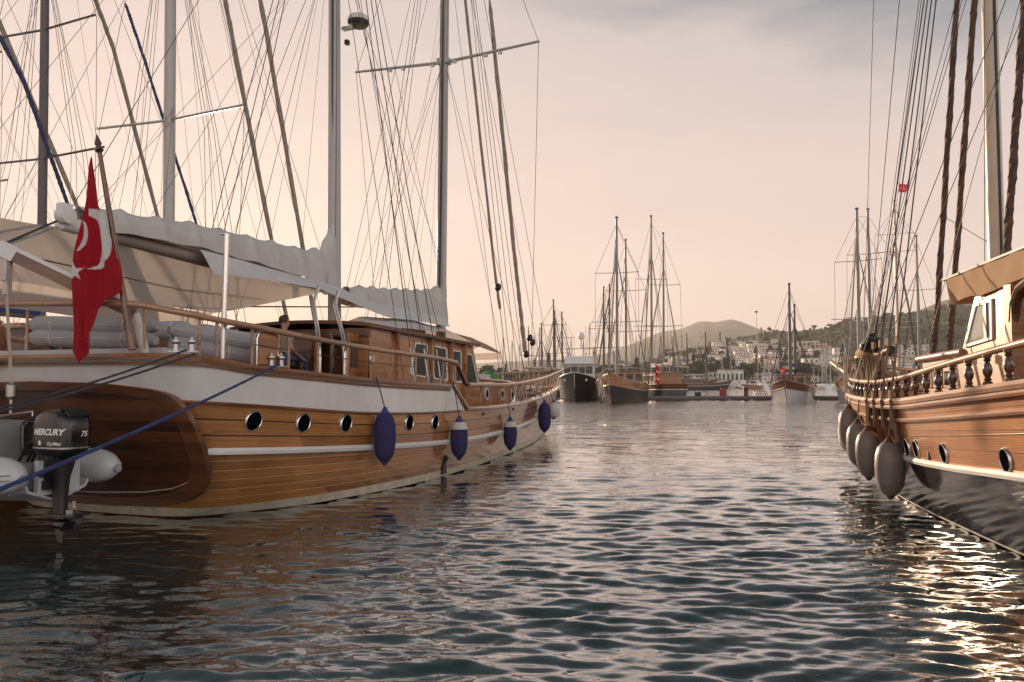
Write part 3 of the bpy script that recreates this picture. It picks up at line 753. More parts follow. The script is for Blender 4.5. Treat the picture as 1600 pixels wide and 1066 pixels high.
# ---- spars
def mast(name, a0, a1, ztop, r, par, mtl='mast_paint', zbase=1.0):
    n = 14; mb = MB(); mb.tube([L(lerp(a0, a1, k / n), 0, lerp(zbase, ztop, k / n)) for k in range(n + 1)], [r * (1 - .25 * (k / n) ** 2) for k in range(n + 1)], 20)
    o = mb.build(name, mtl, par)
    MB().tube([L(lerp(a0, a1, k / n) - r * .96, .03, lerp(zbase + 2.4, ztop, k / n)) for k in range(n + 1)], .03, 6).build('sail_track', 'mast_track', o)
    return o
mz = mast('mizzen_mast', -.02, -.32, 15.5, .142, G)
mm = mast('main_mast', 5.02, 5.30, 19.0, .142, G)
mb = MB(); mb.obox(L(5.17, 0, 11.02), (.24, .36, .16)); mb.build('spreader_collar', 'mast_paint', G)
for sgn in (1, -1):
    MB().tube([L(5.17, .13 * sgn, 11.0), L(5.12, 2.9 * sgn, 11.12)], [.05, .035], 8).build('spreader', 'mast_paint', G)
    mb = MB()
    for q in (.12, .45, .6): mb.obox(L(5.15, 2.9 * q * sgn, 10.94 + .1 * q), (.06, .1, .07))
    mb.build('deck_light', 'dull_steel', G)
# radome on the mizzen
mb = MB(); mb.obox(L(.02, .22, 9.78), (.12, .3, .06)).build('radar_bracket', 'dull_steel', G)
rd = MB().lathe([(.05, 9.82), (.20, 9.83), (.235, 9.88), (.238, 9.93)], 24, Matrix.Translation(L(.1, .42, 0))).build('radar_dome_base', 'black_plastic', G)
MB().lathe([(.238, 9.93), (.235, 9.99), (.20, 10.05), (.10, 10.08), (.0, 10.085)], 24, Matrix.Translation(L(.1, .42, 0))).build('radar_dome', 'white_paint', G)
mb = MB(); mb.obox(L(.0, .2, 9.45), (.1, .08, .1)).build('mast_light', 'black_plastic', G)

# ---- booms, sail covers, awnings
mb = MB(); mb.tube([L(-.2, 0, 3.95), L(-3.2, 0, 3.98), L(-6.5, 0, 4.14)], [.10, .115, .10], 14)
bm = mb.build('mizzen_boom', 'boom_taupe', G)
mb = MB(); mb.tube([L(-6.5, 0, 4.14), L(-6.78, 0, 4.155)], .115, 14); mb.obox(L(-6.72, .0, 4.30), (.16, .13, .26)); mb.lathe([(.02, -.09), (.12, -.08), (.13, 0), (.12, .08), (.02, .09)], 16, Matrix.Translation(L(-6.78, .1, 4.24)) @ Matrix.Rotation(PI / 2, 4, 'X'))
mb.build('boom_end_fitting', 'white_paint', G)


def sail_cover(name, prof, par, seed, mtl='cover_canvas', folds=9):
    """canvas stacked over a boom: prof = (a, z_top, z_bottom, half-width); folds hang from the tie points"""
    g = random.Random(seed); A = np.array(prof); na = 90; rows = []
    xs = np.linspace(A[0, 0], A[-1, 0], na); ph = [g.random() * 6 for _ in range(8)]
    ties = np.linspace(A[0, 0], A[-1, 0], folds)
    for a in xs:
        zt, zb, w = (float(np.interp(a, A[:, 0] if A[0, 0] < A[-1, 0] else A[::-1, 0], A[:, c] if A[0, 0] < A[-1, 0] else A[::-1, c])) for c in (1, 2, 3))
        k = np.argmin(abs(ties - a)); dt = abs(ties[k] - a) / (abs(ties[1] - ties[0]) / 2)
        zt += .05 * (1 - dt) ** 2 - .02
        row = []
        for j in range(26):
            th = lerp(-1, 1, j / 25)           # -1 starboard hem, 0 ridge, 1 port hem
            h = 1 - abs(th); y = math.copysign(w * (1 - h ** 2.2) ** .8 * (1 + .0), th) if abs(th) > 1e-6 else 0
            z = lerp(zb, zt, h ** .75)
            dk = (a - ties[k]); pl = .05 * math.exp(-(abs(dk) / (.05 + .22 * (1 - h))) ** 1.5) * (1 - h * .6) - .03 * math.exp(-((abs(dk) - .16) / .06) ** 2) * h
            f = pl + .006 * math.sin(9 * a + ph[0] + 3 * h + 2.0 * math.sin(2.3 * a + ph[1])) * (1 - h) + .004 * math.sin(21 * (a + .25 * h * (1 if a < ties[k] else -1)) + ph[2]) * h * (1 - h) * 3 + .015 * math.sin(5 * a + 9 * h + ph[3])
            row.append(L(a, -(y + math.copysign(f, th)) if th != 0 else 0, z + .3 * f))
        rows.append(row)
    return MB().sheet(rows, .006).build(name, mtl, par, smooth=60)
sail_cover('mizzen_sail_cover', [(-6.5, 4.42, 4.12, .10), (-6.2, 4.50, 4.12, .15), (-5.5, 4.53, 4.14, .19), (-4.3, 4.62, 4.16, .21), (-2.6, 4.64, 4.08, .23), (-1.2, 4.66, 3.98, .24), (-.85, 4.72, 3.95, .25)], G, 3)
mb = MB(); g_ = random.Random(4); rows = []
for i in range(24):      # bunched head of the cover against the mast
    f = i / 23; row = []
    for j in range(28):
        th = 2 * PI * j / 28; z = lerp(3.86, 5.28, f); r0 = .20 * (1 - .45 * f); ext = .80 * max(0, 1 - f) ** 1.15 if f > .45 else .80 * (.55 ** 1.15) + .25 * (0.45 - f)
        rr_ = r0 + (ext * max(0, -math.cos(th)) ** 2 if math.cos(th) < 0 else 0)
        rr_ *= 1 + .10 * math.sin(5 * th + 7 * f) + .06 * math.sin(11 * th - 13 * f)
        row.append(L(-.16 + rr_ * math.cos(th), -rr_ * math.sin(th) * .8, z + .05 * math.sin(3 * th + 9 * f)))
    rows.append(row)
mb.grid(rows, closed=True).build('mizzen_cover_head', 'cover_canvas', G, smooth=60)
MB().tube([L(4.9, 0, 4.02), L(.35, 0, 3.72)], .10, 12).build('main_boom', 'mahogany_frame', G)
sail_cover('main_sail_cover', [(.35, 4.02, 3.66, .13), (.7, 4.12, 3.64, .17), (2.0, 4.20, 3.66, .20), (3.3, 4.32, 3.66, .22), (4.3, 4.42, 3.64, .24), (4.7, 4.55, 3.62, .24)], G, 8)
mb = MB(); rows = []
for i in range(22):
    f = i / 21; row = []
    for j in range(28):
        th = 2 * PI * j / 28; z = lerp(3.55, 4.92, f); rr_ = .20 * (1 - .4 * f) + .5 * (1 - f) ** 1.3 * max(0, -math.cos(th)) ** 2
        rr_ *= 1 + .10 * math.sin(5 * th + 6 * f + 1) + .05 * math.sin(12 * th - 11 * f)
        row.append(L(5.12 + rr_ * math.cos(th), -rr_ * math.sin(th) * .8, z))
    rows.append(row)
mb.grid(rows, closed=True).build('main_cover_head', 'cover_canvas', G, smooth=60)


def awn(name, edges, mtl, n=18, m=8, belly=.1, wob=.015, seed=1):
    """sheet between two edge polylines (lists of (a,s,z)), sagging a little"""
    A, B = (np.array(e, float) for e in edges); ta, tb = np.linspace(0, 1, len(A)), np.linspace(0, 1, len(B)); rows = []
    for i in range(n + 1):
        t = i / n; p = [np.interp(t, ta, A[:, c]) for c in range(3)]; q = [np.interp(t, tb, B[:, c]) for c in range(3)]; row = []
        for j in range(m + 1):
            f = j / m; x = [lerp(p[c], q[c], f) for c in range(3)]
            x[2] -= belly * 4 * f * (1 - f) * (1 - .6 * abs(math.sin(t * PI * 3))); x[2] += wob * math.sin(17 * t + 5 * f + seed)
            row.append(L(*x))
        rows.append(row)
    return MB().sheet(rows, .004).build(name, mtl, G, smooth=60)
aw = awn('port_awning', ([(-8.2, .0, 4.02), (-6.6, 0, 4.10), (-4, 0, 3.93), (-.3, 0, 3.90)], [(-8.0, -2.75, 3.75), (-5.6, -2.9, 3.66), (-3.1, -2.85, 3.50), (-.8, -2.7, 3.46)]), 'awning_canvas', belly=.05)
awn('port_awning_wing', ([(-7.9, -2.75, 3.74), (-5.6, -2.9, 3.655), (-3.1, -2.85, 3.495), (-.8, -2.7, 3.455)], [(-7.4, -3.3, 3.3), (-5.2, -3.35, 3.22), (-3.1, -3.25, 3.12), (-1.1, -3.05, 3.10)]), 'awning_canvas', belly=.03)
awn('side_awning', ([(-4.35, .23, 4.12), (-1.5, .25, 4.02), (-.2, .26, 3.93), (1.4, .27, 3.72), (4.6, .27, 3.70)], [(-4.35, .55, 3.70), (-1.5, .62, 3.78), (-.2, .62, 3.56), (1.4, .58, 3.40), (4.6, .5, 3.42)]), 'awning_grey', belly=-.02, n=30)
awn('foredeck_awning', ([(.5, .25, 3.36), (2.5, .2, 3.5), (4.7, .15, 3.42), (7.6, .05, 3.02)], [(.3, .95, 3.10), (2.5, 1.2, 3.16), (4.7, 1.1, 3.12), (7.4, .85, 2.80)]), 'awning_grey', belly=.06)
awn('foredeck_awning', ([(.5, .25, 3.355), (2.5, .2, 3.495), (4.7, .15, 3.415), (7.6, .05, 3.015)], [(.3, -1.3, 3.05), (2.5, -1.6, 3.05), (4.7, -1.5, 3.0), (7.4, -1.2, 2.75)]), 'awning_canvas', belly=.06)
MB().sheet([[L(7.4 + .2 * f, .85 - 1.9 * f, 2.80 - .02 * f - .2 * v) for f in np.linspace(0, 1, 8)] for v in (0, .5, 1)], .004).build('awning_valance', 'awning_canvas', G)
MB().tube([L(-7.4, -1.4, 3.90), L(-3, -1.45, 3.68), L(-.6, -1.4, 3.74)], .018, 6).build('awning_batten', 'mahogany_frame', G)
MB().tube([L(-1.9, -2.75, 3.5), L(4.6, -2.5, 4.05)], .02, 6).build('awning_batten', 'mahogany_frame', G)
for a in (-1.65, -1.2): MB().tube([L(a - .1, -2.75, 2.2), L(a, -2.75, 3.52)], .022, 6).build('awning_post', 'steel', G)
MB().tube([L(-6.22, 2.42, 2.15), L(-6.18, 2.42, 3.92)], .034, 10).tube([L(-6.18, 2.42, 3.92), L(-6.15, 2.3, 3.93)], .02, 6).build('awning_post', 'steel', G)
for (a0, s0, z0), a1 in (((-2.0, .95, 3.74), -4.42), ((-1.35, .95, 3.72), -3.72)):
    k = [(a0, s0, z0), (lerp(a0, a1, .35), 1.45, 3.35), (lerp(a0, a1, .8), 2.3, 2.83), (lerp(a0, a1, .93), 2.55, 2.66), (a1, 2.68, 2.5), (a1, 2.70, 2.28), (a1, 2.70, 2.03)]
    MB().tube([L(*p) for p in k], .034, 10).build('awning_post', 'steel', G)

# ---- standing and running rigging: each wire its own part
RG = lambda p, q, r=.007, mt='wire_steel', nm='shroud', s=0.0: wire(nm, sag(L(*p), L(*q), s, 8 if s else 1), r, mt, G)
for a, s in ((-1.75, 2.9), (-1.25, 2.92), (-.75, 2.93)):
    for sgn in (1, -1): RG((-.32, .12 * sgn, 15.2), (a, s * sgn, 1.95), .010)
for a, s, top in ((-2.1, 2.88, 11.8), (-.25, 2.92, 11.8)):
    for sgn in (1, -1): RG((-.24, .12 * sgn, top), (a, s * sgn, 1.95), .007)
RG((-1.5, 2.88, 1.95), (-.35, .15, 13.5), .006, 'rope_dark', 'halyard'); RG((-1.0, 2.9, 1.95), (-.3, .15, 12.5), .006, 'rope_dark', 'halyard')
for a in (4.5, 5.0, 5.5):
    for sgn in (1, -1): RG((5.3, .12 * sgn, 18.5), (a, 2.42 * sgn, 1.35), .008)
for sgn in (1, -1):
    RG((5.12, 2.88 * sgn, 11.12), (5.9, 2.34 * sgn, 1.4), .007, nm='cap_shroud'); RG((5.12, 2.88 * sgn, 11.12), (5.3, .1 * sgn, 18.6), .007, nm='cap_shroud')
    RG((5.15, .13 * sgn, 10.7), (3.9, 2.55 * sgn, 1.35), .006); RG((5.15, .13 * sgn, 10.7), (6.3, 2.25 * sgn, 1.4), .006)
    RG((5.2, .1 * sgn, 14.5), (3.3, 2.6 * sgn, 1.35), .006)
RG((5.3, 0, 17.5), (-.2, 0, 12.6), .006, nm='triatic_stay'); RG((-.32, 0, 15.2), (5.0, 0, 4.8), .006, nm='mizzen_stay'); RG((-.28, 0, 12.0), (5.05, 0, 5.2), .006, nm='mizzen_stay')
for k, (a, z) in enumerate(((-6.3, 4.45), (-5.2, 4.56), (-4.4, 4.6), (-3.3, 4.62), (-2.3, 4.62), (-1.3, 4.68))):
    RG((a, .03, z), (-.34, 0, 11.5 + .5 * (k % 3)), .004, 'wire_steel', 'lazy_jack')
for k, (a, z) in enumerate(((.8, 4.1), (1.7, 4.18), (2.6, 4.25), (3.5, 4.34), (4.3, 4.42))): RG((a, .03, z), (5.15, 0, 11.0 + 1.2 * (k % 3)), .004, 'wire_steel', 'lazy_jack')
RG((-6.6, 0, 4.4), (-.36, 0, 15.3), .006, nm='topping_lift'); RG((.4, 0, 4.05), (5.25, 0, 17.6), .006, nm='topping_lift')
for k in range(4):
    RG((4.85, .1 - .05 * k, 1.9 + .2 * k), (5.2, .16 - .08 * k, 17), .006, 'rope_dark', 'halyard'); RG((-.18, .1 - .06 * k, 2.4), (-.36, .14 - .07 * k, 14), .006, 'rope_dark', 'halyard')
for (p, q, w) in (((5.35, 0, 18.8), (14.6, 0, 2.35), .008), ((5.3, 0, 16.8), (13.5, 0, 2.2), .007)): RG(p, q, w, nm='forestay')


def furl(name, pts, r, mt, par, seed=1, tw=.5):
    g = random.Random(seed); P = []; Rr = []; n = 46; pts = [Vector(p) for p in pts]
    for i in range(n + 1):
        t = i / n * (len(pts) - 1); k = min(int(t), len(pts) - 2); p = pts[k].lerp(pts[k + 1], t - k)
        P.append(p + Vector((.004 * math.sin(i * 1.3 + seed), .004 * math.cos(i * 1.1), 0))); Rr.append(r * (.35 if i in (0, n) else 1) * (1 + .10 * math.sin(i * 1.7 + seed) + .05 * g.random()) * (1 if i < n * .85 else 1.15))
    return MB().tube(P, Rr, 8, twist=tw, flat=.85).build(name, mt, par)
furl('furled_jib', [L(5.6, 0, 17.6), L(8.44, 0, 14.31) , L(10.58, 0, 6.48), L(11.7, 0, 2.85)][1:], .068, 'furled_sail', G, 2)
furl('furled_staysail', [L(6.0, 0, 15.0), L(6.58, 0, 13.46), L(9.0, 0, 5.18), L(9.35, 0, 4.3)], .045, 'furled_sail', G, 5)
RG((9.35, 0, 4.3), (10.1, 0, 1.9), .012, 'wire_steel', 'forestay')
for a, z in ((11.65, 2.9), (9.05, 5.0), (12.0, 3.5), (12.3, 3.35)): MB().lathe([(.02, -.13), (.09, -.08), (.11, 0), (.09, .08), (.02, .13)], 12, Matrix.Translation(L(a, .05, z)) @ Matrix.Rotation(.3, 4, 'X')).build('block', 'black_plastic', G)

# ---- deck fittings: twin bollards in fairleads, ladder board, davit and its tackle
def bollards(a, s, z, rz):
    m = Matrix.Translation(L(a, s, z)) @ Matrix.Rotation(rz, 4, 'Z')
    mb = MB().obox(m @ Vector((0, 0, .015)), (.36, .09, .02), (0, 0, rz))
    for dx in (-.10, .09): mb.lathe([(.05, .01), (.042, .05), (.038, .11), (.058, .135), (.052, .165), (.02, .175), (.016, .20), (.0, .202)], 16, m @ Matrix.Translation((dx, 0, 0)))
    return mb.build('mooring_bollards', 'dull_steel', G)
bollards(-6.95, 2.46, 2.275, -1.0); bollards(-5.42, 2.68, 2.115, -.1); bollards(-6.95, -2.46, 2.275, 1.0); bollards(-7.35, -.85, 2.36, PI / 2)
MB().tube([L(-7.33, -.95, 2.28), L(-7.38, -.4, 2.2)], .07, 12).build('stern_light', 'dull_steel', G)
poly = [(-.21, 0), (.21, 0), (.21, .36), (.15, .45), (-.12, .45), (-.21, .36)]
m = Matrix.Translation(L(-5.55, 2.62, 2.16)) @ Matrix.Rotation(PI / 2, 4, 'X')
lb = MB().prism(poly, -.02, .02, m).build('ladder_board', 'honey_trim', G, smooth=0)
MB().tube([m @ Vector((x, y, .0)) for x, y in [(-.23, -.02), (-.23, .36), (-.17, .455), (-.1, .475), (.15, .475), (.23, .4), (.23, -.02)]], .022, 8).build('ladder_frame', 'steel', lb)
MB().tube([L(-.95, 2.78, 1.86), L(-.95, 2.82, 2.05)], .03).lathe([(.07, -.02), (.09, 0), (.07, .02)], 14, Matrix.Translation(L(-3.1, 2.83, 2.3)) @ Matrix.Rotation(PI / 2, 4, 'X')).build('fairlead', 'dull_steel', G)
for a, s in ((-1.75, 2.9), (-1.25, 2.92), (-.75, 2.93)):
    MB().tube([L(a, s, 1.95), L(a + .05, s - .12, 2.55)], .018, 6).obox(L(a, s + .0, 1.93), (.06, .03, .18)).build('rigging_screw', 'dull_steel', G)
for a in (4.5, 5.0, 5.5, 5.9): MB().tube([L(a, MH.b(a, 1.4) + .02, 1.36), L(a, MH.b(a, 1.4) - .04, 1.9)], .018, 6).build('rigging_screw', 'dull_steel', G)
tip = Vector(L(-8.02, .66, 3.50)); root = Vector(L(-6.95, 1.62, 2.80))
dv = MB(); dirv = (root - tip); 
mrot = dirv.to_track_quat('X', 'Z').to_matrix()
dv.obox(tip.lerp(root, .5), (dirv.length, .11, .15), mrot); dvo = dv.build('davit', 'mahogany_frame', G, smooth=0)
MB().obox(tip.lerp(root, .30) + Vector((0, 0, .085)), (dirv.length * .62, .125, .05), mrot).obox(tip + Vector((0, 0, .01)), (.2, .135, .19), mrot).build('davit_cap', 'white_paint', dvo, smooth=0)
MB().tube([root, L(-6.8, 1.66, 2.3), L(-6.7, 1.66, 1.5)], .06, 10).build('davit_post', 'white_paint', dvo)
tip2 = Vector(L(-8.05, -1.9, 3.52)); root2 = Vector(L(-6.75, -1.2, 2.72)); d2 = root2 - tip2
dvo2 = MB().obox(tip2.lerp(root2, .5), (d2.length, .11, .15), d2.to_track_quat('X', 'Z').to_matrix()).tube([root2, L(-6.6, -1.2, 2.2), L(-6.55, -1.2, 1.5)], .06, 10)  .build('davit', 'mahogany_frame', G, smooth=0)
RG(tuple([tip.x, -tip.y, tip.z + .12]), (-6.8, .0, 4.18), .016, 'rope_dark', 'davit_guy'); RG((tip.x, -tip.y, tip.z + .1), (-6.85, -.05, 4.05), .02, 'steel', 'davit_guy')
RG((tip2.x, -tip2.y, tip2.z + .12), (-6.85, -.1, 4.12), .016, 'rope_dark', 'davit_guy')
blk = MB().obox(tip + Vector((0, 0, -.22)), (.08, .12, .26)).obox(tip + Vector((0.02, 0, -.42)), (.06, .10, .2)).build('davit_block', 'dull_steel', dvo)
for k, dx in enumerate((-.05, .0, .05, .09)):
    MB().tube([tip + Vector((dx * .6, dx, -.3)), tip + Vector((.12 + dx * .4, dx * .8, -1.62))], .010, 5).build('fall_rope', 'rope_pale', dvo)
MB().lathe([(.02, -.11), (.06, -.07), (.06, .07), (.02, .11)], 10, Matrix.Translation(tip + Vector((.12, 0, -1.70)))).tube([tip + Vector((.12, 0, -1.78)), tip + Vector((.12, 0, -1.98))], .018, 6).build('lifting_hook', 'dull_steel', dvo)

# ------------------------------------------------------------------ cushions on the stern seat
def bolster(p, q, r, sq=1.0, n=18):
    p, q = Vector(p), Vector(q); k = 14; P = []; Rr = []
    for i in range(k + 1):
        t = i / k; P.append(p.lerp(q, t) + Vector((0, 0, .006 * math.sin(9 * t)))); e = min(t, 1 - t) * (q - p).length
        Rr.append(r * (min(1, (e + .015) / .07) ** .5) * (1 + .02 * math.sin(7 * t)))
    return MB().tube(P, Rr, n)
def cushion(lbl, p, q, r, col='cushion', grp='long grey bolster cushions round the stern seat'):
    t = thing('bolster_cushion', lbl, 'cushion', M_O, M_RZ, grp); bolster(p, q, r).build('roll', col, t); p, q = Vector(p), Vector(q); d = (q - p).normalized()
    for f in (.22, .5, .78):
        c = p.lerp(q, f); MB().tube([c - d * .018, c - d * .012, c + d * .012, c + d * .018], [r * .98, r * 1.035, r * 1.035, r * .98], 18, cap=False).build('strap', 'cover_canvas', t)
    MB().tube([p.lerp(q, f) + Vector((-.0, .0, 0)) + Vector((d.y, -d.x, .0)) * r * 1.0 for f in np.linspace(.02, .98, 12)], .008, 5).build('piping', 'cover_canvas', t)
    return t
cushion('long grey bolster, upper one of the pair behind the flag at the stern rail', L(-6.62, -.75, 2.74), L(-6.55, 1.62, 2.66), .12)
cushion('long grey bolster, lower one of the pair behind the flag at the stern rail', L(-6.66, -.7, 2.55), L(-6.6, 1.64, 2.46), .12)
cushion('grey bolster on the starboard quarter, upper of two beside the twin bollards', L(-6.45, 1.70, 2.62), L(-5.05, 2.30, 2.42), .115)
cushion('grey bolster on the starboard quarter, lower of two beside the twin bollards', L(-6.48, 1.74, 2.43), L(-5.0, 2.36, 2.21), .115)
cushion('grey seat back bolster farther inboard, seen over the stern pair', L(-5.7, -.2, 2.72), L(-5.4, 1.1, 2.68), .14)
cushion('grey seat back bolster farther inboard, seen over the quarter pair', L(-5.35, 1.15, 2.66), L(-4.4, 1.75, 2.5), .14)
o = MB().box(-6.75, -5.95, -1.9, 1.2, 2.2, 2.36).build('seat_cushion', 'cushion_light'); o.location = M_O; o.rotation_euler = (0, 0, M_RZ); tag(o, 'flat pale grey seat cushion under the stern bolsters', 'cushion')
MB().box(-6.8, -5.8, -2.0, 2.0, 1.5, 2.2).build('stern_seat', 'white_paint', G)
o = MB().obox((0, 0, .06), (1.5, 1.7, .12)).build('sun_mattress', 'cushion_light', smooth=20); o.location = wpos(5.6, .1, 2.03); o.rotation_euler = (0, 0.035, M_RZ); tag(o, 'pale sun mattress lying on the forward trunk roof', 'mattress')
mb = MB(); rows = []
for i in range(12):
    f = i / 11; r = .30 * math.sin(PI * min(max(f, .03), .97)) ** .5; rows.append([(lerp(-.55, .55, f), r * math.cos(t) * (1 + .1 * math.sin(5 * t + 4 * f)), .16 + r * .55 * math.sin(t) * (1 + .15 * math.sin(3 * t + 7 * f))) for t in np.linspace(0, 2 * PI, 20, endpoint=False)])
o = mb.grid(rows, closed=True).build('sail_bag', 'green_bag'); o.location = wpos(7.6, .35, 1.90); o.rotation_euler = (0, 0, M_RZ); tag(o, 'crumpled green sail bag lying on the forward trunk', 'bag')

# ------------------------------------------------------------------ ensign on its staff
fl = thing('ensign', 'large red flag with white crescent and star hanging from a wooden staff at the stern', 'flag', M_O, M_RZ)
sb, st_ = Vector(L(-7.42, 2.10, 2.30)), Vector(L(-7.5, 1.56, 4.78))
mb = MB(); n = 12
mb.tube([sb.lerp(st_, i / n) for i in range(n + 1)], [lerp(.045, .028, i / n) for i in range(n + 1)], 10); mb.build('flag_staff', 'mahogany_frame', fl)
d = (st_ - sb).normalized(); MB().lathe([(.03, 0), (.055, .03), (.05, .06), (.025, .08), (.045, .12), (.03, .17), (.006, .24), (0, .25)], 12, Matrix.Translation(st_) @ d.to_track_quat('Z', 'X').to_matrix().to_4x4()).build('finial', 'turned_wood', fl)


def make_flag():
    nr, nc = 240, 110
    # outline of the limp cloth seen across the stern: edges against height
    zL = [(4.70, 1.53), (4.61, 1.50), (4.05, 1.39), (3.5, 1.335), (2.93, 1.29), (2.6, 1.26), (2.28, 1.23), (2.14, 1.41)]
    zR = [(4.70, 1.555), (4.4, 1.62), (4.11, 1.69), (3.65, 1.92), (3.13, 2.16), (3.02, 2.06), (2.90, 1.84), (2.79, 1.73), (2.6, 1.71), (2.44, 1.69), (2.28, 1.56), (2.14, 1.415)]
    zs = np.linspace(4.70, 2.14, nr)
    xl = np.interp(-zs, [-z for z, _ in zL], [x for _, x in zL]); xr = np.interp(-zs, [-z for z, _ in zR], [x for _, x in zR])
    rows = []; mi = []
    fold = lambda z: lerp(1.55, 1.67, min(1, max(0, (4.1 - z) / 1.6)))
    for i, z in enumerate(zs):
        row = []
        for j in range(nc):
            s = lerp(xl[i], xr[i], j / (nc - 1)); d = s - fold(z); k = min(1, (4.72 - z) * .9)
            dep = -.10 * math.exp(-(d / .035) ** 2) - .05 * math.exp(-((d - .17 - .05 * (4 - z)) / .06) ** 2) + .045 * math.exp(-((d + .13) / .06) ** 2) + .05 * math.sin(7 * d + 2.0 * z) + .02 * math.sin(19 * d - 4 * z) * (z < 3.4)
            row.append(L(-7.60 + dep * k, s, z))
        rows.append(row)
    mb = MB().grid(rows)
    for i in range(nr - 1):
        z = (zs[i] + zs[i + 1]) / 2
        for j in range(nc - 1):
            s = lerp(xl[i], xr[i], (j + .5) / (nc - 1)); d = s - fold(z); w = 0
            if d > 0:
                u, v = (s - 1.57) / .355, (z - 3.665) / .385; u2, v2 = (s - 1.51) / .205, (z - 3.60) / .37
                if u * u + v * v < 1 and u2 * u2 + v2 * v2 > 1 and z > 3.27: w = 1
            elif d < -.06:
                u, v = (s - 1.365) / .088, (z - 3.73) / .20; u2, v2 = (s - 1.325) / .085, (z - 3.75) / .25
                if u * u + v * v < 1 and u2 * u2 + v2 * v2 > 1: w = 1
                du, dz = s - 1.345, z - 3.27; rr_ = math.hypot(du, dz); k = ((math.atan2(dz, du) - .45) % (2 * PI / 5)) - PI / 5
                if rr_ < .125 * .309 / math.cos(2 * PI / 5 - (PI / 5 - abs(k))): w = 1
            mi.append(w)
    mb.mi = mi
    return mb.build('flag_cloth', ['flag_red', 'flag_white'], fl, smooth=80)
make_flag()

# ------------------------------------------------------------------ person on the aft deck, seen from behind


def skin_body(name, joints, bones, mat, parent, sub=2):
    """continuous figure grown from joints {name:(x,y,z,r)}"""
    ks = list(joints); me = bpy.data.meshes.new(name); me.from_pydata([joints[k][:3] for k in ks], [(ks.index(a), ks.index(b)) for a, b in bones], [])
    me.materials.append(MATS[mat]); o = bpy.data.objects.new(name, me); COL.objects.link(o); o.parent = parent
    o.modifiers.new('skin', 'SKIN'); sv = me.skin_vertices[0].data
    for i, k in enumerate(ks):
        r = joints[k][3]; sv[i].radius = r if isinstance(r, tuple) else (r, r); sv[i].use_root = (i == 0)
    if sub: o.modifiers.new('sub', 'SUBSURF').levels = sub; o.modifiers[-1].render_levels = sub
    for p in me.polygons: p.use_smooth = True
    o.modifiers[0].use_smooth_shade = True
    return o


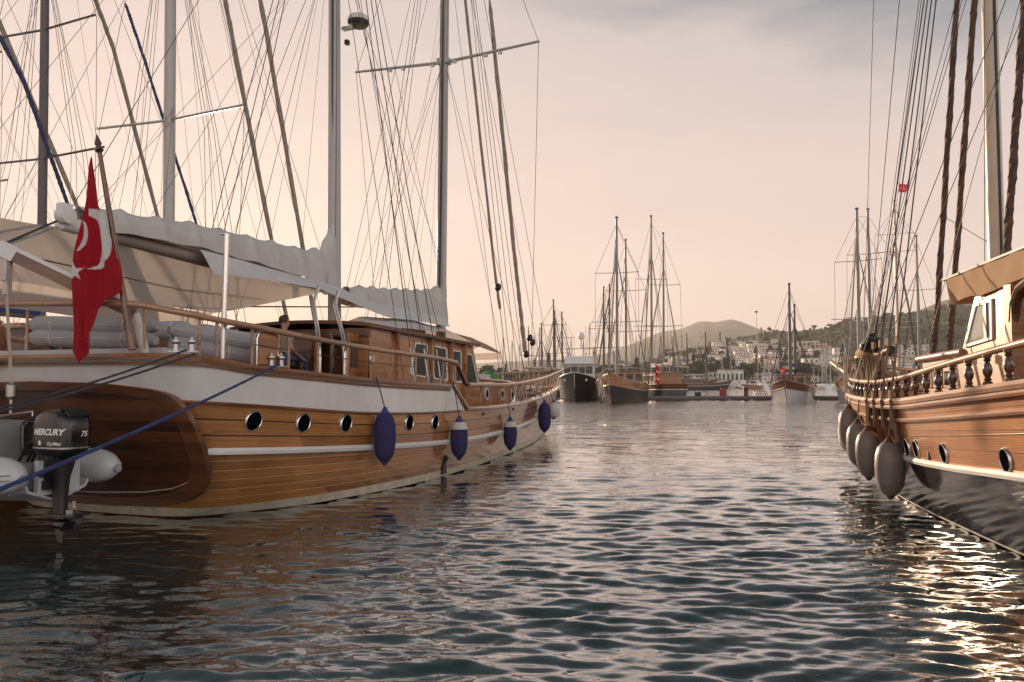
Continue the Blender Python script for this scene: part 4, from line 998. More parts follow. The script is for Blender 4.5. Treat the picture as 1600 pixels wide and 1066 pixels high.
def person(label, loc, rz, seated, shirt, trousers, hair, grp=None):
    t = thing('person', label, 'person', loc, rz, grp)
    # faces +y, seat or feet at z=0
    hip = .10 if seated else .92; sh = hip + .46; hz = sh + .24
    J = {'pelvis': (0, 0, hip, (.13, .10)), 'waist': (0, .0, hip + .2, (.13, .095)), 'chest': (0, .02, hip + .36, (.15, .11)), 'neck': (0, .02, sh + .06, .055), 'head0': (0, .035, hz - .05, .075), 'head1': (0, .03, hz + .06, (.078, .095)), 'nose': (0, .128, hz - .005, .014)}
    B = [('pelvis', 'waist'), ('waist', 'chest'), ('chest', 'neck'), ('neck', 'head0'), ('head0', 'head1'), ('head0', 'nose')]
    S = {k: (v[0], v[1], v[2], tuple(q * 1.12 for q in v[3])) for k, v in J.items() if k in ('pelvis', 'waist', 'chest')}; S['collar'] = (0, .02, sh + .03, .075); SB = [('pelvis', 'waist'), ('waist', 'chest'), ('chest', 'collar')]
    T = {'pelvis': (0, 0, hip - .02, (.15, .115))}; TB = []
    for sg, n in ((1, 'l'), (-1, 'r')):
        fw = .20 if seated else .06
        arm = {'sh' + n: (.19 * sg, .02, sh - .01, .058), 'el' + n: (.26 * sg, .0 if seated else -.03, sh - .28, .043), 'wr' + n: (.20 * sg, fw + .1, sh - .46, .03), 'pm' + n: (.18 * sg, fw + .17, sh - .49, (.042, .02))}
        J.update(arm); B += [('chest', 'sh' + n), ('sh' + n, 'el' + n), ('el' + n, 'wr' + n), ('wr' + n, 'pm' + n)]
        for q, (dx, ln) in enumerate(((-.03, .07), (-.01, .085), (.01, .08), (.03, .06))):
            J[f'f{n}{q}a'] = (.18 * sg + dx, fw + .17 + ln * .6, sh - .505, .0095); J[f'f{n}{q}b'] = (.18 * sg + dx, fw + .17 + ln, sh - .535, .008); B += [('pm' + n, f'f{n}{q}a'), (f'f{n}{q}a', f'f{n}{q}b')]
        J[f't{n}'] = (.18 * sg - .05 * sg, fw + .16, sh - .52, .011); B.append(('pm' + n, f't{n}'))
        S.update({'ssh' + n: (.19 * sg, .02, sh - .0, .072), 'sel' + n: (.245 * sg, .005, sh - .2, .062)}); SB += [('chest', 'ssh' + n), ('ssh' + n, 'sel' + n)]
        if seated: leg = {'th' + n: (.10 * sg, .03, hip, .085), 'kn' + n: (.13 * sg, .45, hip + .03, .06), 'an' + n: (.12 * sg, .50, hip - .40, .042)}
        else: leg = {'th' + n: (.10 * sg, 0, hip - .06, .088), 'kn' + n: (.115 * sg, .03, .48, .06), 'an' + n: (.115 * sg, -.01, .09, .042)}
        T.update(leg); TB += [('pelvis', 'th' + n), ('th' + n, 'kn' + n), ('kn' + n, 'an' + n)]
        an = leg['an' + n]; J['an' + n] = (an[0], an[1], an[2], .035); J['ft' + n] = (an[0], an[1] + .17, an[2] - .055, (.04, .03)); J['hk' + n] = (leg['kn' + n][0], leg['kn' + n][1], leg['kn' + n][2], .045); J['ht' + n] = (leg['th' + n][0], leg['th' + n][1], leg['th' + n][2], .06)
        B += [('pelvis', 'ht' + n), ('ht' + n, 'hk' + n), ('hk' + n, 'an' + n), ('an' + n, 'ft' + n)]
    skin_body('body', J, B, 'skin', t); skin_body('shirt', S, SB, shirt, t); skin_body('trousers', T, TB, trousers, t)
    mb = MB(); rows = []
    for i in range(9):
        th = i / 8 * 2.0; rows.append([(.092 * math.sin(th) * math.cos(p) * (1 + .05 * math.sin(5 * p + th)), .03 - .012 + .112 * math.sin(th) * math.sin(p) * (1 if math.sin(p) < 0 else max(.6, 1 - .25 * th)), hz + .045 + .105 * math.cos(th) * (1.0 if math.sin(p) < .3 else 1.0) + (.06 * max(0, math.sin(p)) * (th / 2.0))) for p in np.linspace(0, 2 * PI, 18, endpoint=False)])
    mb.grid(rows, closed=True).build('hair', hair, t, smooth=80)
    mb = MB()
    for sg in (1, -1): mb.lathe([(.004, -.006), (.026, -.004), (.026, .004), (.004, .008)], 10, Matrix.Translation((.082 * sg, .03, hz + .0)) @ Matrix.Rotation(PI / 2, 4, 'Y') @ Matrix.Diagonal((1.2, .7, 1, 1)))
    mb.build('ears', 'skin', t)
    mb = MB()
    for sg in (1, -1): mb.lathe([(.001, -.008), (.011, 0), (.001, .008)], 8, Matrix.Translation((.032 * sg, .114, hz + .02)))
    mb.obox((0, .122, hz - .055), (.045, .012, .009)); mb.build('face', 'hair_dark', t)
    return t
person('person seen from behind in a loose grey shirt, seated in the cockpit under the awning', wpos(-1.95, .1, 2.28), M_RZ - PI / 2 - .25, True, 'shirt_grey', 'jeans', 'hair_brown')

# ------------------------------------------------------------------ fenders hung along the hulls


def fender(label, p, top, length, r, mat, tip, grp, rope, ropemat='rope_blue', tipband=False, cat='fender'):
    """p = hanging eye in world space; rope goes up to top"""
    t = thing('fender', label, cat, p, 0.0, grp); l = length
    prof = [(.02, -l), (r * .35, -l * .985), (r * .62, -l * .93), (r * .86, -l * .83), (r * .98, -l * .66), (r, -l * .48), (r * .96, -l * .30), (r * .80, -l * .17), (r * .52, -l * .09), (r * .25, -l * .055)]
    if tipband: prof = [(a, b) for a, b in prof if b < -l * .16]
    MB().lathe(prof, 26).build('sleeve', mat, t)
    if tipband: MB().lathe([(r * .975, -l * .29), (r * .93, -l * .25), (r * .80, -l * .165), (r * .55, -l * .115)], 26).build('bare_end', 'fender_white', t)
    MB().lathe([(r * .56, -l * .115), (r * .40, -l * .07), (.05, -l * .02), (.035, .0), (.045, .02), (.02, .03)], 18).build('end_cap', tip, t)
    MB().lathe([(.025, -l - .045), (.05, -l - .02), (r * .34, -l * .975)], 14).build('end_cap', tip, t)
    MB().tube([(0, 0, .0), tuple(Vector(top) - Vector(p))], .011, 6).build('lanyard', ropemat, t)
    return t
FG = 'blue sleeved fenders along the gulet side'
for a, zt, ln, r, zr, lbl, band in ((-3.02, 1.46, .90, .185, 2.0, 'largest blue sleeved fender, hung closest to the transom beside a porthole', False), (-.12, 1.20, .82, .175, 1.9, 'blue sleeved fender with a white shoulder band, just aft of the bulwark step', True),
                                    (3.65, 1.03, .76, .17, 1.42, 'blue sleeved fender with a pale shoulder, below the forward scuppers', True), (8.35, 1.33, .92, .20, 1.5, 'blue sleeved fender near the bow beside the white one', False)):
    s = MH.b(a, zt - .3) + r + .03
    fender(lbl, wpos(a, s, zt), wpos(a - .1, MH.b(a, zr) + .05, zr), ln, r, 'fender_blue', 'fender_tip', FG, None, tipband=band)
fender('round white fender with a dark cap, hung at the bow beyond the blue ones', wpos(11.0, 1.28, 1.27), wpos(11.0, 1.15, 1.6), .58, .24, 'fender_white', 'fender_tip', None, None)

# ------------------------------------------------------------------ mooring lines
def rope(name, lbl, pts, r, mat, cat='rope', grp=None, tw=.9):
    P = []
    for i in range(len(pts) - 1):
        a, b = Vector(pts[i]), Vector(pts[i + 1]); n = 24
        P += [a.lerp(b, k / n) - Vector((0, 0, .05 * 4 * (k / n) * (1 - k / n))) for k in range(n)]
    P.append(Vector(pts[-1]))
    o = MB().tube(P, r, 8, twist=tw).build(name, mat); tag(o, lbl, cat, grp); return o
def cast(px, py, y):
    c, s = math.cos(PITCH), math.sin(PITCH); x = (px - 800) / FPX; u = (533 - py) / FPX; d = Vector((x, c - u * s, s + u * c)); return Vector((0, 0, CAMH)) + d * (y / d.y)
rope('mooring_rope', 'taut blue mooring rope crossing in front of the transom to the gulet side bollards', [wpos(-5.42, 2.72, 2.16), cast(-300, 887, 3.6)], .017, 'rope_blue')
rope('stern_rope', 'dark doubled stern rope, upper strand running from the quarter bollards past the davit', [wpos(-6.98, 2.52, 2.31), cast(-90, 660, 7.0)], .014, 'rope_dark')
rope('stern_rope', 'dark doubled stern rope, lower strand with the splice from the quarter bollards', [wpos(-6.90, 2.60, 2.27), cast(-90, 664, 6.9)], .014, 'rope_dark')

# ------------------------------------------------------------------ inflatable tender hung across the stern, with its outboard
def make_dinghy():
    E1, E2 = Vector((-5.28, 10.1, .87)), Vector((-5.75, 8.95, .86))
    mid = (E1 + E2) / 2; fwd = Vector((-1.15, .47, 0)).normalized()
    t = thing('inflatable_dinghy', 'pale grey inflatable dinghy with a black outboard motor, slung under the stern davits', 'dinghy', (mid.x, mid.y, 0), math.atan2(fwd.y, fwd.x))
    # local: x to the bow, y port(left of the bow), z up
    hw = (E1 - E2).length / 2; zc = .86; r = .215
    for sg in (1, -1):
        mb = MB(); pts, rs = [], []
        for x, q in ((-.42, .06), (-.36, .5), (-.26, .80), (-.12, .96), (.05, 1), (.8, 1), (1.8, 1), (2.5, 1), (2.9, .98), (3.2, .95), (3.45, .9)):
            y = hw * (1 if x < 2.3 else 1 - .85 * ((x - 2.3) / 1.15) ** 2); pts.append((x, y * sg, zc + (.16 * max(0, (x - 2.0) / 1.4) ** 2))); rs.append(r * q)
        mb.tube(pts, rs, 22).build('tube', 'hypalon', t)
        mb = MB()
        for dz in (-.028, .028): mb.tube([(x, (hw + math.sqrt(max(0, 1)) * (r * q + .004)) * sg, zc + dz) for x, q in ((-.36, .46), (-.26, .80), (-.12, .96), (.05, 1), (2.2, 1))], .012, 6)
        mb.tube([(-.36 + .0, hw * sg, zc - .02), (-.44, hw * sg, zc - .02)], .05, 8); mb.build('rubbing_strip', 'rib_grey', t)
    mb = MB(); rows = []
    for x, zk, w in ((-.18, .50, .42), (.8, .46, .50), (1.8, .48, .50), (2.7, .62, .34), (3.3, .86, .1)):
        rows.append([(x, w, zk + .22), (x, w * .9, zk + .14), (x, 0, zk), (x, -w * .9, zk + .14), (x, -w, zk + .22)])
    mb.sheet(rows, .03); mb.build('rigid_hull', 'hypalon', t, smooth=30)
    MB().box(-.2, -.13, -.27, .27, .60, 1.0).build('transom_board', 'hypalon', t, smooth=0)
    mb = MB(); mb.box(.75, 1.6, -.42, .5, .62, 1.42); mb.box(.0, .5, -.48, .48, .62, .95); mb.build('console', 'rib_grey', t, smooth=0)
    # black tubular back frame with rails
    mb = MB(); x0 = .42; y0, y1, z0, z1 = -.62, .02, 1.02, 1.46
    mb.tube([(x0, y0, z0), (x0, y0, z1 - .08), (x0, y0 + .08, z1), (x0, y1 - .08, z1), (x0, y1, z1 - .08), (x0, y1 - .02, z0)], .032, 10)
    for z in (1.14, 1.30): mb.tube([(x0, y0, z), (x0, y1, z)], .008, 6)
    mb.build('seat_frame', 'black_gel', t); MB().box(x0 + .05, x0 + .08, y0 + .04, y1 - .04, z0, z1 - .04).build('seat_pad', 'black_plastic', t, smooth=0)
    # lifting bridle
    top = Vector((tip.x, tip.y, tip.z))
    mw = Matrix.Translation(M_O) @ Matrix.Rotation(M_RZ, 4, 'Z'); tw = mw @ (tip + Vector((.12, 0, -1.98)))
    tl = (Matrix.Translation(t.location) @ Matrix.Rotation(t.rotation_euler[2], 4, 'Z')).inverted() @ tw
    mb = MB(); mb.tube([tl + Vector((.02, -.30, .01)), tl + Vector((-.02, .28, -.05))], .022, 8)
    for dy, dz in ((-.29, .01), (.27, -.05)): mb.tube([tl + Vector((0, dy, dz)), tl + Vector((0, dy, dz - .36 + .0))], .011, 6)
    mb.build('lifting_bar', 'steel', t)
    # ---- outboard: sits on the transom, tail to -x
    ob = bpy.data.objects.new('outboard_motor', None); COL.objects.link(ob); ob.parent = t; ob.location = (-.34, .10, 0); ob['label'] = 'black outboard motor with white lettering on its cowling'
    rows = []
    def sec(z, x0, x1, w, e=.55):
        pts = []
        for k in range(32):
            th = 2 * PI * k / 32; c, s = math.cos(th), math.sin(th)
            pts.append(((x0 + x1) / 2 + (x1 - x0) / 2 * math.copysign(abs(c) ** e, c), w * math.copysign(abs(s) ** e, s), z))
        return pts
    for z, x0, x1, w in ((1.02, -.18, .16, .13), (1.07, -.27, .25, .185), (1.15, -.30, .29, .205), (1.30, -.315, .305, .213), (1.42, -.31, .30, .21), (1.50, -.285, .27, .196), (1.555, -.24, .21, .165), (1.585, -.17, .13, .11), (1.59, -.06, .04, .03)): rows.append(sec(z, x0, x1, w))
    mb = MB().grid(rows, closed=True); mb.add(rows[-1], [tuple(range(32))]); mb.add(rows[0], [tuple(range(31, -1, -1))]); mb.build('cowling', 'black_gel', ob, smooth=50)
    MB().grid([sec(z, x0 - .006, x1 + .006, w + .006) for z, x0, x1, w in ((1.145, -.30, .29, .205), (1.165, -.302, .291, .206))], closed=True).build('cowling_seam', 'dull_steel', ob)
    mb = MB(); mb.tube([(-.14, y, 1.585) for y in (-.14, 0, .14)], .02, 8); mb.obox((-.24, 0, 1.535), (.1, .25, .045), (0, -.7, 0)); mb.build('cowl_vent', 'black_plastic', ob)
    mb = MB(); rows = [sec(z, x0, x1, w, .7) for z, x0, x1, w in ((1.05, -.17, .15, .125), (.95, -.15, .13, .11), (.80, -.11, .10, .075), (.60, -.10, .08, .06), (.45, -.10, .08, .055), (.36, -.11, .09, .06))]
    mb.grid(rows, closed=True); mb.build('midsection', 'black_plastic', ob, smooth=50)
    mb = MB(); mb.obox((.16, 0, .98), (.16, .22, .4)); mb.tube([(.1, .15, .84), (.26, .13, .84)], .03, 8); mb.tube([(.1, -.15, .84), (.26, -.13, .84)], .03, 8); mb.obox((.12, 0, .72), (.1, .26, .1)); mb.build('mounting_bracket', 'black_plastic', ob)
    mb = MB(); mb.obox((-.12, 0, .385), (.50, .22, .018), (0, .03, 0)); mb.tube([(.16, 0, .27), (.08, 0, .27), (-.12, 0, .27), (-.2, 0, .27)], [.01, .06, .065, .05], 14)
    mb.add([(.08, -.02, .36), (.08, .02, .36), (-.10, .018, .36), (-.10, -.018, .36), (.02, -.006, .07), (.02, .006, .07), (-.07, .006, .05), (-.07, -.006, .05)], [(0, 1, 2, 3), (4, 7, 6, 5), (0, 4, 5, 1), (1, 5, 6, 2), (2, 6, 7, 3), (3, 7, 4, 0)])
    mb.build('gearcase', 'black_gel', ob, smooth=30)
    mb = MB(); mb.tube([(-.19, 0, .27), (-.28, 0, .27)], [.045, .03], 12)
    for k in range(3):
        m = Matrix.Translation((-.235, 0, .27)) @ Matrix.Rotation(k * 2 * PI / 3 + .5, 4, 'X')
        mb.sheet([[m @ Vector((.05 * (f - .5) * 1.2, (f - .5) * .11 * (1 - .3 * q), .03 + .13 * q)) for f in np.linspace(0, 1, 5)] for q in np.linspace(0, 1, 5)], .006)
    mb.build('propeller', 'black_plastic', ob)
    MB().obox((-.13, -.08, .48), (.03, .02, .09)).obox((-.16, 0.0, .41), (.05, .05, .05)).build('anode', 'rope_pale', ob)
    mb = MB()
    for y, k in ((.07, 0), (-.04, 1), (-.1, 2)): mb.tube([(.22, y, 1.16), (.36, y + .04, 1.22 - .05 * k), (.5, y + .02, 1.10), (.62, y, .95)], .017, 6)
    mb.build('control_cables', 'black_plastic', ob)
    def wrap(o, face, off=.003):
        zz = [1.07, 1.15, 1.30, 1.42, 1.50]; ww = [.185, .205, .213, .21, .196]; xa = [-.27, -.30, -.315, -.31, -.285]; xb = [.25, .29, .305, .30, .27]
        for v in o.data.vertices:
            z = v.co.z; w = np.interp(z, zz, ww); x0 = np.interp(z, zz, xa); x1 = np.interp(z, zz, xb); c, h = (x0 + x1) / 2, (x1 - x0) / 2
            if face == 'side': v.co.y = w * max(0, 1 - abs((v.co.x - c) / h) ** 3.636) ** .275 + off
            else: v.co.x = c - h * max(0, 1 - abs(v.co.y / w) ** 3.636) ** .275 - off
    S_m = lambda x, z: Matrix(((-1, 0, 0, x), (0, 0, 1, .22), (0, 1, 0, z), (0, 0, 0, 1)))
    T_m = lambda y, z: Matrix(((0, 0, -1, -.32), (-1, 0, 0, y), (0, 1, 0, z), (0, 0, 0, 1)))
    wrap(text_mesh('lettering', 'MERCURY', .098, 'lettering_white', ob, S_m(-.035, 1.335), 0, .22, .0035), 'side')
    wrap(text_mesh('lettering', 'OptiMax', .055, 'lettering_white', ob, S_m(-.13, 1.205), 0, .25, .001), 'side')
    wrap(text_mesh('lettering', '75', .085, 'lettering_white', ob, T_m(-.035, 1.31), 0, .25, .002), 'tail')
    em = MB(); em.add([(.115, .22, 1.22), (.085, .22, 1.245), (.055, .22, 1.215), (.075, .22, 1.205), (.05, .22, 1.185), (.09, .22, 1.19), (.12, .22, 1.18), (.10, .22, 1.205)], [tuple(range(8))])
    wrap(em.build('emblem', 'lettering_white', ob, smooth=0), 'side')
    return t
dinghy = make_dinghy()

# ------------------------------------------------------------------ second gulet at the right edge, port side towards us
N_O = (8.5, 14.0, 0.0); N_RZ = math.atan2(.995, .1)


def npos(a, s, z):
    c, q = math.cos(N_RZ), math.sin(N_RZ); return Vector((N_O[0] + a * c + s * q, N_O[1] + a * q - s * c, z))
NH = Hull(([-10, -8, -6, -4, -2, 0, 2, 4, 5.6, 6.6, 7.15], [2.3, 2.55, 2.66, 2.62, 2.46, 2.20, 1.82, 1.28, .72, .30, .03]), ([-9.6, -8, -6, -4, -1, 1, 3, 4.6, 5.6, 6.2], [1.6, 2.2, 2.36, 2.28, 2.0, 1.62, 1.08, .55, .22, .02]), (-9.6, -.25), (6.2, .58), 1.65, (.35, .5, .7, .9))
n_cap = cub([-10, -5.8, -4, -2.5, -1.4, 1, 4, 7.2], [2.25, 1.905, 1.77, 1.675, 1.65, 1.64, 1.72, 1.95])
n_rub = cub([-10, -5.6, -4, -2.4, -1.8, 1, 4, 7], [1.05, .90, .82, .775, .785, .84, .98, 1.2])
gulet2 = thing('wooden_gulet', 'honey coloured wooden gulet with turned balusters, dark glossy lower hull and tan awning', 'sailing yacht', N_O, N_RZ)
Q = gulet2
NH.band(MB(), -.7, .02, 3, 0, 1).build('hull_bottom', 'red_bottom', Q)
NH.band(MB(), .02, .05, 1, 0, 1, off=.005).build('boot_stripe', 'white_paint', Q)
NH.band(MB(), .05, n_rub, 8, 0, 1).build('lower_hull', 'black_gloss', Q)
NH.band(MB(), n_rub, lambda a: n_cap(a) - .02, 8, 0, 4).build('hull_planking', 'honey_plank', Q)
rail_strip(NH, lambda a: n_rub(a) + .04, .03, .06, .08).build('rubbing_strake', 'white_paint', Q)
rail_strip(NH, n_cap, .20, .04, .09).build('cap_rail', 'honey_trim', Q)
rail_strip(NH, lambda a: n_cap(a) - .105, .03, .06, .06).build('moulding', 'honey_trim', Q)
rail_strip(NH, lambda a: n_cap(a) - .30, .03, .05, .055).build('moulding', 'honey_trim', Q)
rail_strip(NH, lambda a: n_cap(a) - .545, .03, .008, .012).build('bead', 'honey_trim', Q)
xs = np.linspace(-9.6, 6.6, 30)
MB().grid([[L(a, -(max(.06, NH.b(a, 1.2) - .1)), 1.18) for a in xs], [L(a, max(.06, NH.b(a, 1.2) - .1), 1.18) for a in xs]]).build('deck', 'deck_teak', Q)
mb = MB()
for sgn in (1, -1): mb.grid([[L(p[0], max(0.01, p[1] - .12) * sgn, p[2]) for p in NH.outline(zf, 60)] for zf in (lambda a: 1.0 + 0 * a, lambda a: n_cap(a) - .03)], flip=(sgn < 0))
mb.build('bulwark_lining', 'honey_board', Q)
n_hand = lambda a: float(n_cap(a)) + float(np.interp(a, [-6, -3.8, -2, -.8, 3, 7], [.385, .345, .30, .27, .30, .42]))
for sgn in (1, -1):
    o = [(a, max(.04, NH.b(a, n_cap(a)) - .06), n_hand(a)) for a in np.linspace(-9.4, 7.05, 60)]
    MB().tube([L(a, s * sgn, z) for a, s, z in o], .042, 10, flat=1.0).build('handrail', 'honey_trim', Q)
prof0 = [(.052, 0), (.052, .05), (.03, .065), (.045, .085), (.028, .11), (.048, .16), (.055, .21), (.045, .26), (.024, .31), (.044, .335), (.03, .355), (.05, .37), (.05, .42)]
for sgn in (-1, 1):
    for k in range(32):
        a = -8.6 + .475 * k
        if sgn > 0 and k % 2: continue
        if a > 5.8: continue
        h = n_hand(a) - float(n_cap(a)); z0 = float(n_cap(a)) - .005
        MB().lathe([(r, z / .42 * h) for r, z in prof0], 14, Matrix.Translation(L(a, (NH.b(a, n_cap(a)) - .075) * sgn, z0))).build('baluster', 'turned_wood', Q)
for a, z in ((-5.62, 1.06), (-3.9, .985), (-2.78, .95), (-2.33, .94)):
    m = skin_frame(NH, a, z, -1) @ Matrix.Diagonal((.82, .98, 1, 1))
    pr = MB().lathe([(.122, -.03), (.138, -.03), (.140, .010), (.134, .022), (.128, .026), (.122, .02)], 28, m); pr.f = pr.f[:-2]; pr = pr.build('porthole', 'steel', Q)
    MB().lathe([(.123, -.03), (.123, .014)], 24, m).build('port_glass', 'port_glass', pr)
MB().obox(L(-3.27, -NH.b(-3.27, .9) - .005, .90), (.07, .03, .11)).build('scupper', 'black_plastic', Q)
# chain plates, dead-eyes and shrouds
for k, a in enumerate((-2.12, -1.55, -.95, -.35)):
    for sgn in (-1, 1):
        pl = [L(a + .06 * q, (NH.b(a, z) + .025) * sgn, z) for q, z in ((0, n_rub(a) + .06), (0, 1.2), (.0, n_cap(a) - .02))]
        MB().tube([Vector(p) for p in pl], .075, 4, flat=.3).build('chain_plate', 'turned_wood', Q)
        b0 = NH.b(a, n_cap(a)); z0 = float(n_cap(a)); t_ = Vector(L(-.22, -.0 * sgn, 15.6)); p0 = Vector(L(a, (b0 + .06) * sgn, z0 + .02)); dd = (t_ - p0).normalized()
        mb = MB()
        for q in (-.03, 0, .03): mb.tube([p0 + Vector((q, 0, -.5)), p0 + Vector((q * .6, 0, 0)), p0 + dd * .9 + Vector((q, 0, 0))], .010, 5)
        mb.obox(p0 + Vector((0, 0, .04)), (.11, .05, .12)).obox(p0 + dd * .9, (.10, .05, .12)); mb.build('lanyard', 'rope_brown', Q)
        MB().tube([p0 + dd * .9, t_], .011, 5).build('shroud', 'wire_steel', Q)
# foremast and its rigging
n = 14; mb = MB(); mb.tube([L(lerp(-.14, -.24, k / n), 0, lerp(1.0, 16.5, k / n)) for k in range(n + 1)], [.135 * (1 - .25 * (k / n) ** 2) for k in range(n + 1)], 20); mo = mb.build('foremast', 'mast_cream', Q)
MB().tube([L(-.28, .02, 3.6), L(-.36, .02, 16)], .03, 6).build('sail_track', 'mast_track', mo)
mb = MB()
for k in range(5): mb.tube([L(-.2 + .05 * math.cos(k * 2), -.16 + .01 * k, 3.75 + .03 * k), L(-.3, -.18, 3.45 + .05 * k), L(-.15, -.17, 3.5 + .06 * k)], .018, 5)
mb.build('rope_coil', 'rope_brown', mo)
NG = lambda p, q, r=.008, mt='wire_steel', nm='stay', s=0.0: wire(nm, sag(L(*p), L(*q), s, 8 if s else 1), r, mt, Q)
furl('furled_jib', [L(.6, 0, 11.4), L(1.04, -.0, 9.29), L(2.28, 0, 3.45), L(2.75, 0, 1.7)], .062, 'furled_brown', Q, 3, 1.1)
furl('furled_staysail', [L(0.0, 0, 10.6), L(.34, 0, 8.95), L(1.66, 0, 3.13), L(2.0, 0, 1.6)], .062, 'furled_brown', Q, 7, 1.1)
furl('furled_mainsail', [L(-1.7, 0, 9.8), L(-1.29, 0, 7.94), L(-.52, 0, 4.2), L(-.42, 0, 3.75)], .07, 'furled_brown', Q, 9, 1.1)
NG((5.0, 0, 14.5), (6.95, 0, 2.0), .009); NG((3.2, 0, 12.6), (6.7, 0, 2.0), .011); NG((2.3, 0, 11.2), (6.5, 0, 2.0), .009); NG((2.15, 0, 11.2), (6.35, 0, 2.0), .009); NG((1.9, 0, 11.4), (6.2, 0, 1.9), .006); NG((1.1, 0, 11.4), (5.7, 0, 1.9), .005)
for (p, q) in (((-1.9, -.3, 8.6), (1.0, -2.1, 1.7)), ((-2.1, -.2, 8.1), (-.3, -2.3, 1.7)), ((-2.2, 0, 9.6), (2.6, -.3, 1.9)), ((.1, 0, 10.4), (2.6, -1.6, 1.8)), ((-.1, 0, 9.9), (1.7, -1.9, 1.75)), ((-.1, -.2, 9.5), (2.2, -1.75, 1.75)), ((-.3, -.1, 9.8), (-2.9, -1.5, 3.15)), ((2.0, 0, 5.3), (-.3, 0, 4.2)), ((-1.2, 0, 6.9), (-2.6, .2, 5.2)), ((-.1, .1, 11), (-3.4, .4, 3.9)), ((0, .1, 11), (-3.9, .6, 4.4))):
    NG(p, q, .007)
# wheelhouse and trunk, port wall at s=-1.5
mb = MB()
for sgn in (1, -1):
    q = [L(-2.05, 1.5 * sgn, 1.2), L(-3.56, 1.5 * sgn, 1.2), L(-3.56, 1.5 * sgn, 3.18), L(-2.62, 1.5 * sgn, 3.18), L(-2.18, 1.5 * sgn, 2.42)]
    mb.add(q, [(0, 1, 2, 3, 4) if sgn < 0 else (4, 3, 2, 1, 0)])
mb.add([L(-2.18, -1.5, 2.42), L(-2.18, 1.5, 2.42), L(-2.05, 1.5, 1.2), L(-2.05, -1.5, 1.2)], [(0, 1, 2, 3)])
for p0, p1 in ((-1.5, -1.38), (1.38, 1.5), (-.06, .06)): mb.add([L(-2.18, p0, 2.42), L(-2.18, p1, 2.42), L(-2.62, p1, 3.18), L(-2.62, p0, 3.18)], [(0, 1, 2, 3)])
mb.build('wheelhouse', 'honey_board', Q, smooth=0)
for y in (1.40, -1.56): MB().box(-3.72, -3.54, y, y + .16, 1.2, 3.2).build('door_post', 'honey_trim', Q, smooth=0)
mb = MB(); mb.tube([L(-3.66, -1.5, 2.7), L(-3.70, -1.5, 2.95), L(-3.84, -1.5, 3.12), L(-4.1, -1.5, 3.2), L(-6.5, -1.5, 3.3)], .07, 8); mb.build('opening_arch', 'mahogany_frame', Q)
MB().box(-6.5, -3.6, -1.2, 1.2, 1.2, 2.0).build('saloon_seat', 'cabin_dark', Q, smooth=0)
mb = MB().box(-9, -8.9, -1.5, 1.5, 1.2, 3.2); mb.box(-3.95, -3.9, -1.45, .9, 1.2, 3.15); mb.build('saloon_bulkhead', 'cabin_dark', Q, smooth=0)
MB().tube([L(-4.3, -1.3, 2.62), L(-5.4, -1.3, 2.85), L(-6.5, -1.3, 3.0)], .09, 10).build('rolled_blind', 'awning_canvas', Q)
wq = [(-2.28, 2.42), (-3.12, 2.50), (-3.14, 3.07), (-2.66, 3.04)]
c = np.mean(np.array(wq), 0); pi_ = [tuple(c + (np.array(p) - c) * .86) for p in wq]
for sgn in (-1, 1):
    w = MB().grid([[L(a, (1.5 + o) * sgn, z) for a, z in poly] for poly, o in ((wq, .002), (wq, .03), (pi_, .03), (pi_, .008))], closed=True).build('window', 'white_paint', Q, smooth=0)
    MB().add([L(a, 1.512 * sgn, z) for a, z in pi_], [(0, 1, 2, 3)]).build('pane', 'pale_glass', w, smooth=0)
    MB().box(-2.98, -2.90, -1.53 * sgn - .0 if sgn > 0 else 1.515, -1.515 * sgn if sgn > 0 else 1.53, 2.52, 3.02).build('window_bar', 'turned_wood', w, smooth=0)
mb = MB()
for sgn in (1, -1): mb.add([L(-.5, 1.42 * sgn, 1.2), L(-2.1, 1.48 * sgn, 1.2), L(-2.16, 1.48 * sgn, 2.30), L(-.5, 1.42 * sgn, 2.26)], [(0, 1, 2, 3) if sgn < 0 else (3, 2, 1, 0)])
mb.add([L(-.5, -1.42, 1.2), L(-.5, 1.42, 1.2), L(-.5, 1.42, 2.26), L(-.5, -1.42, 2.26)], [(3, 2, 1, 0)]); mb.add([L(-.5, -1.42, 2.26), L(-.5, 1.42, 2.26), L(-2.16, 1.48, 2.30), L(-2.16, -1.48, 2.30)], [(0, 1, 2, 3)])
mb.build('cabin_trunk', 'honey_board', Q, smooth=0)
MB().tube([L(-.42, -1.46, 2.30), L(-2.2, -1.52, 2.36)], .055, 10).build('trunk_moulding', 'rail_wood', Q)
for a in (-.82, -1.22, -1.62):
    w = MB().box(a - .17, a + .17, 1.445, 1.485, 1.82, 2.12).build('window', 'rail_wood', Q, smooth=0); MB().box(a - .13, a + .13, 1.48, 1.492, 1.86, 2.08).build('pane', 'dark_glass', w, smooth=0)
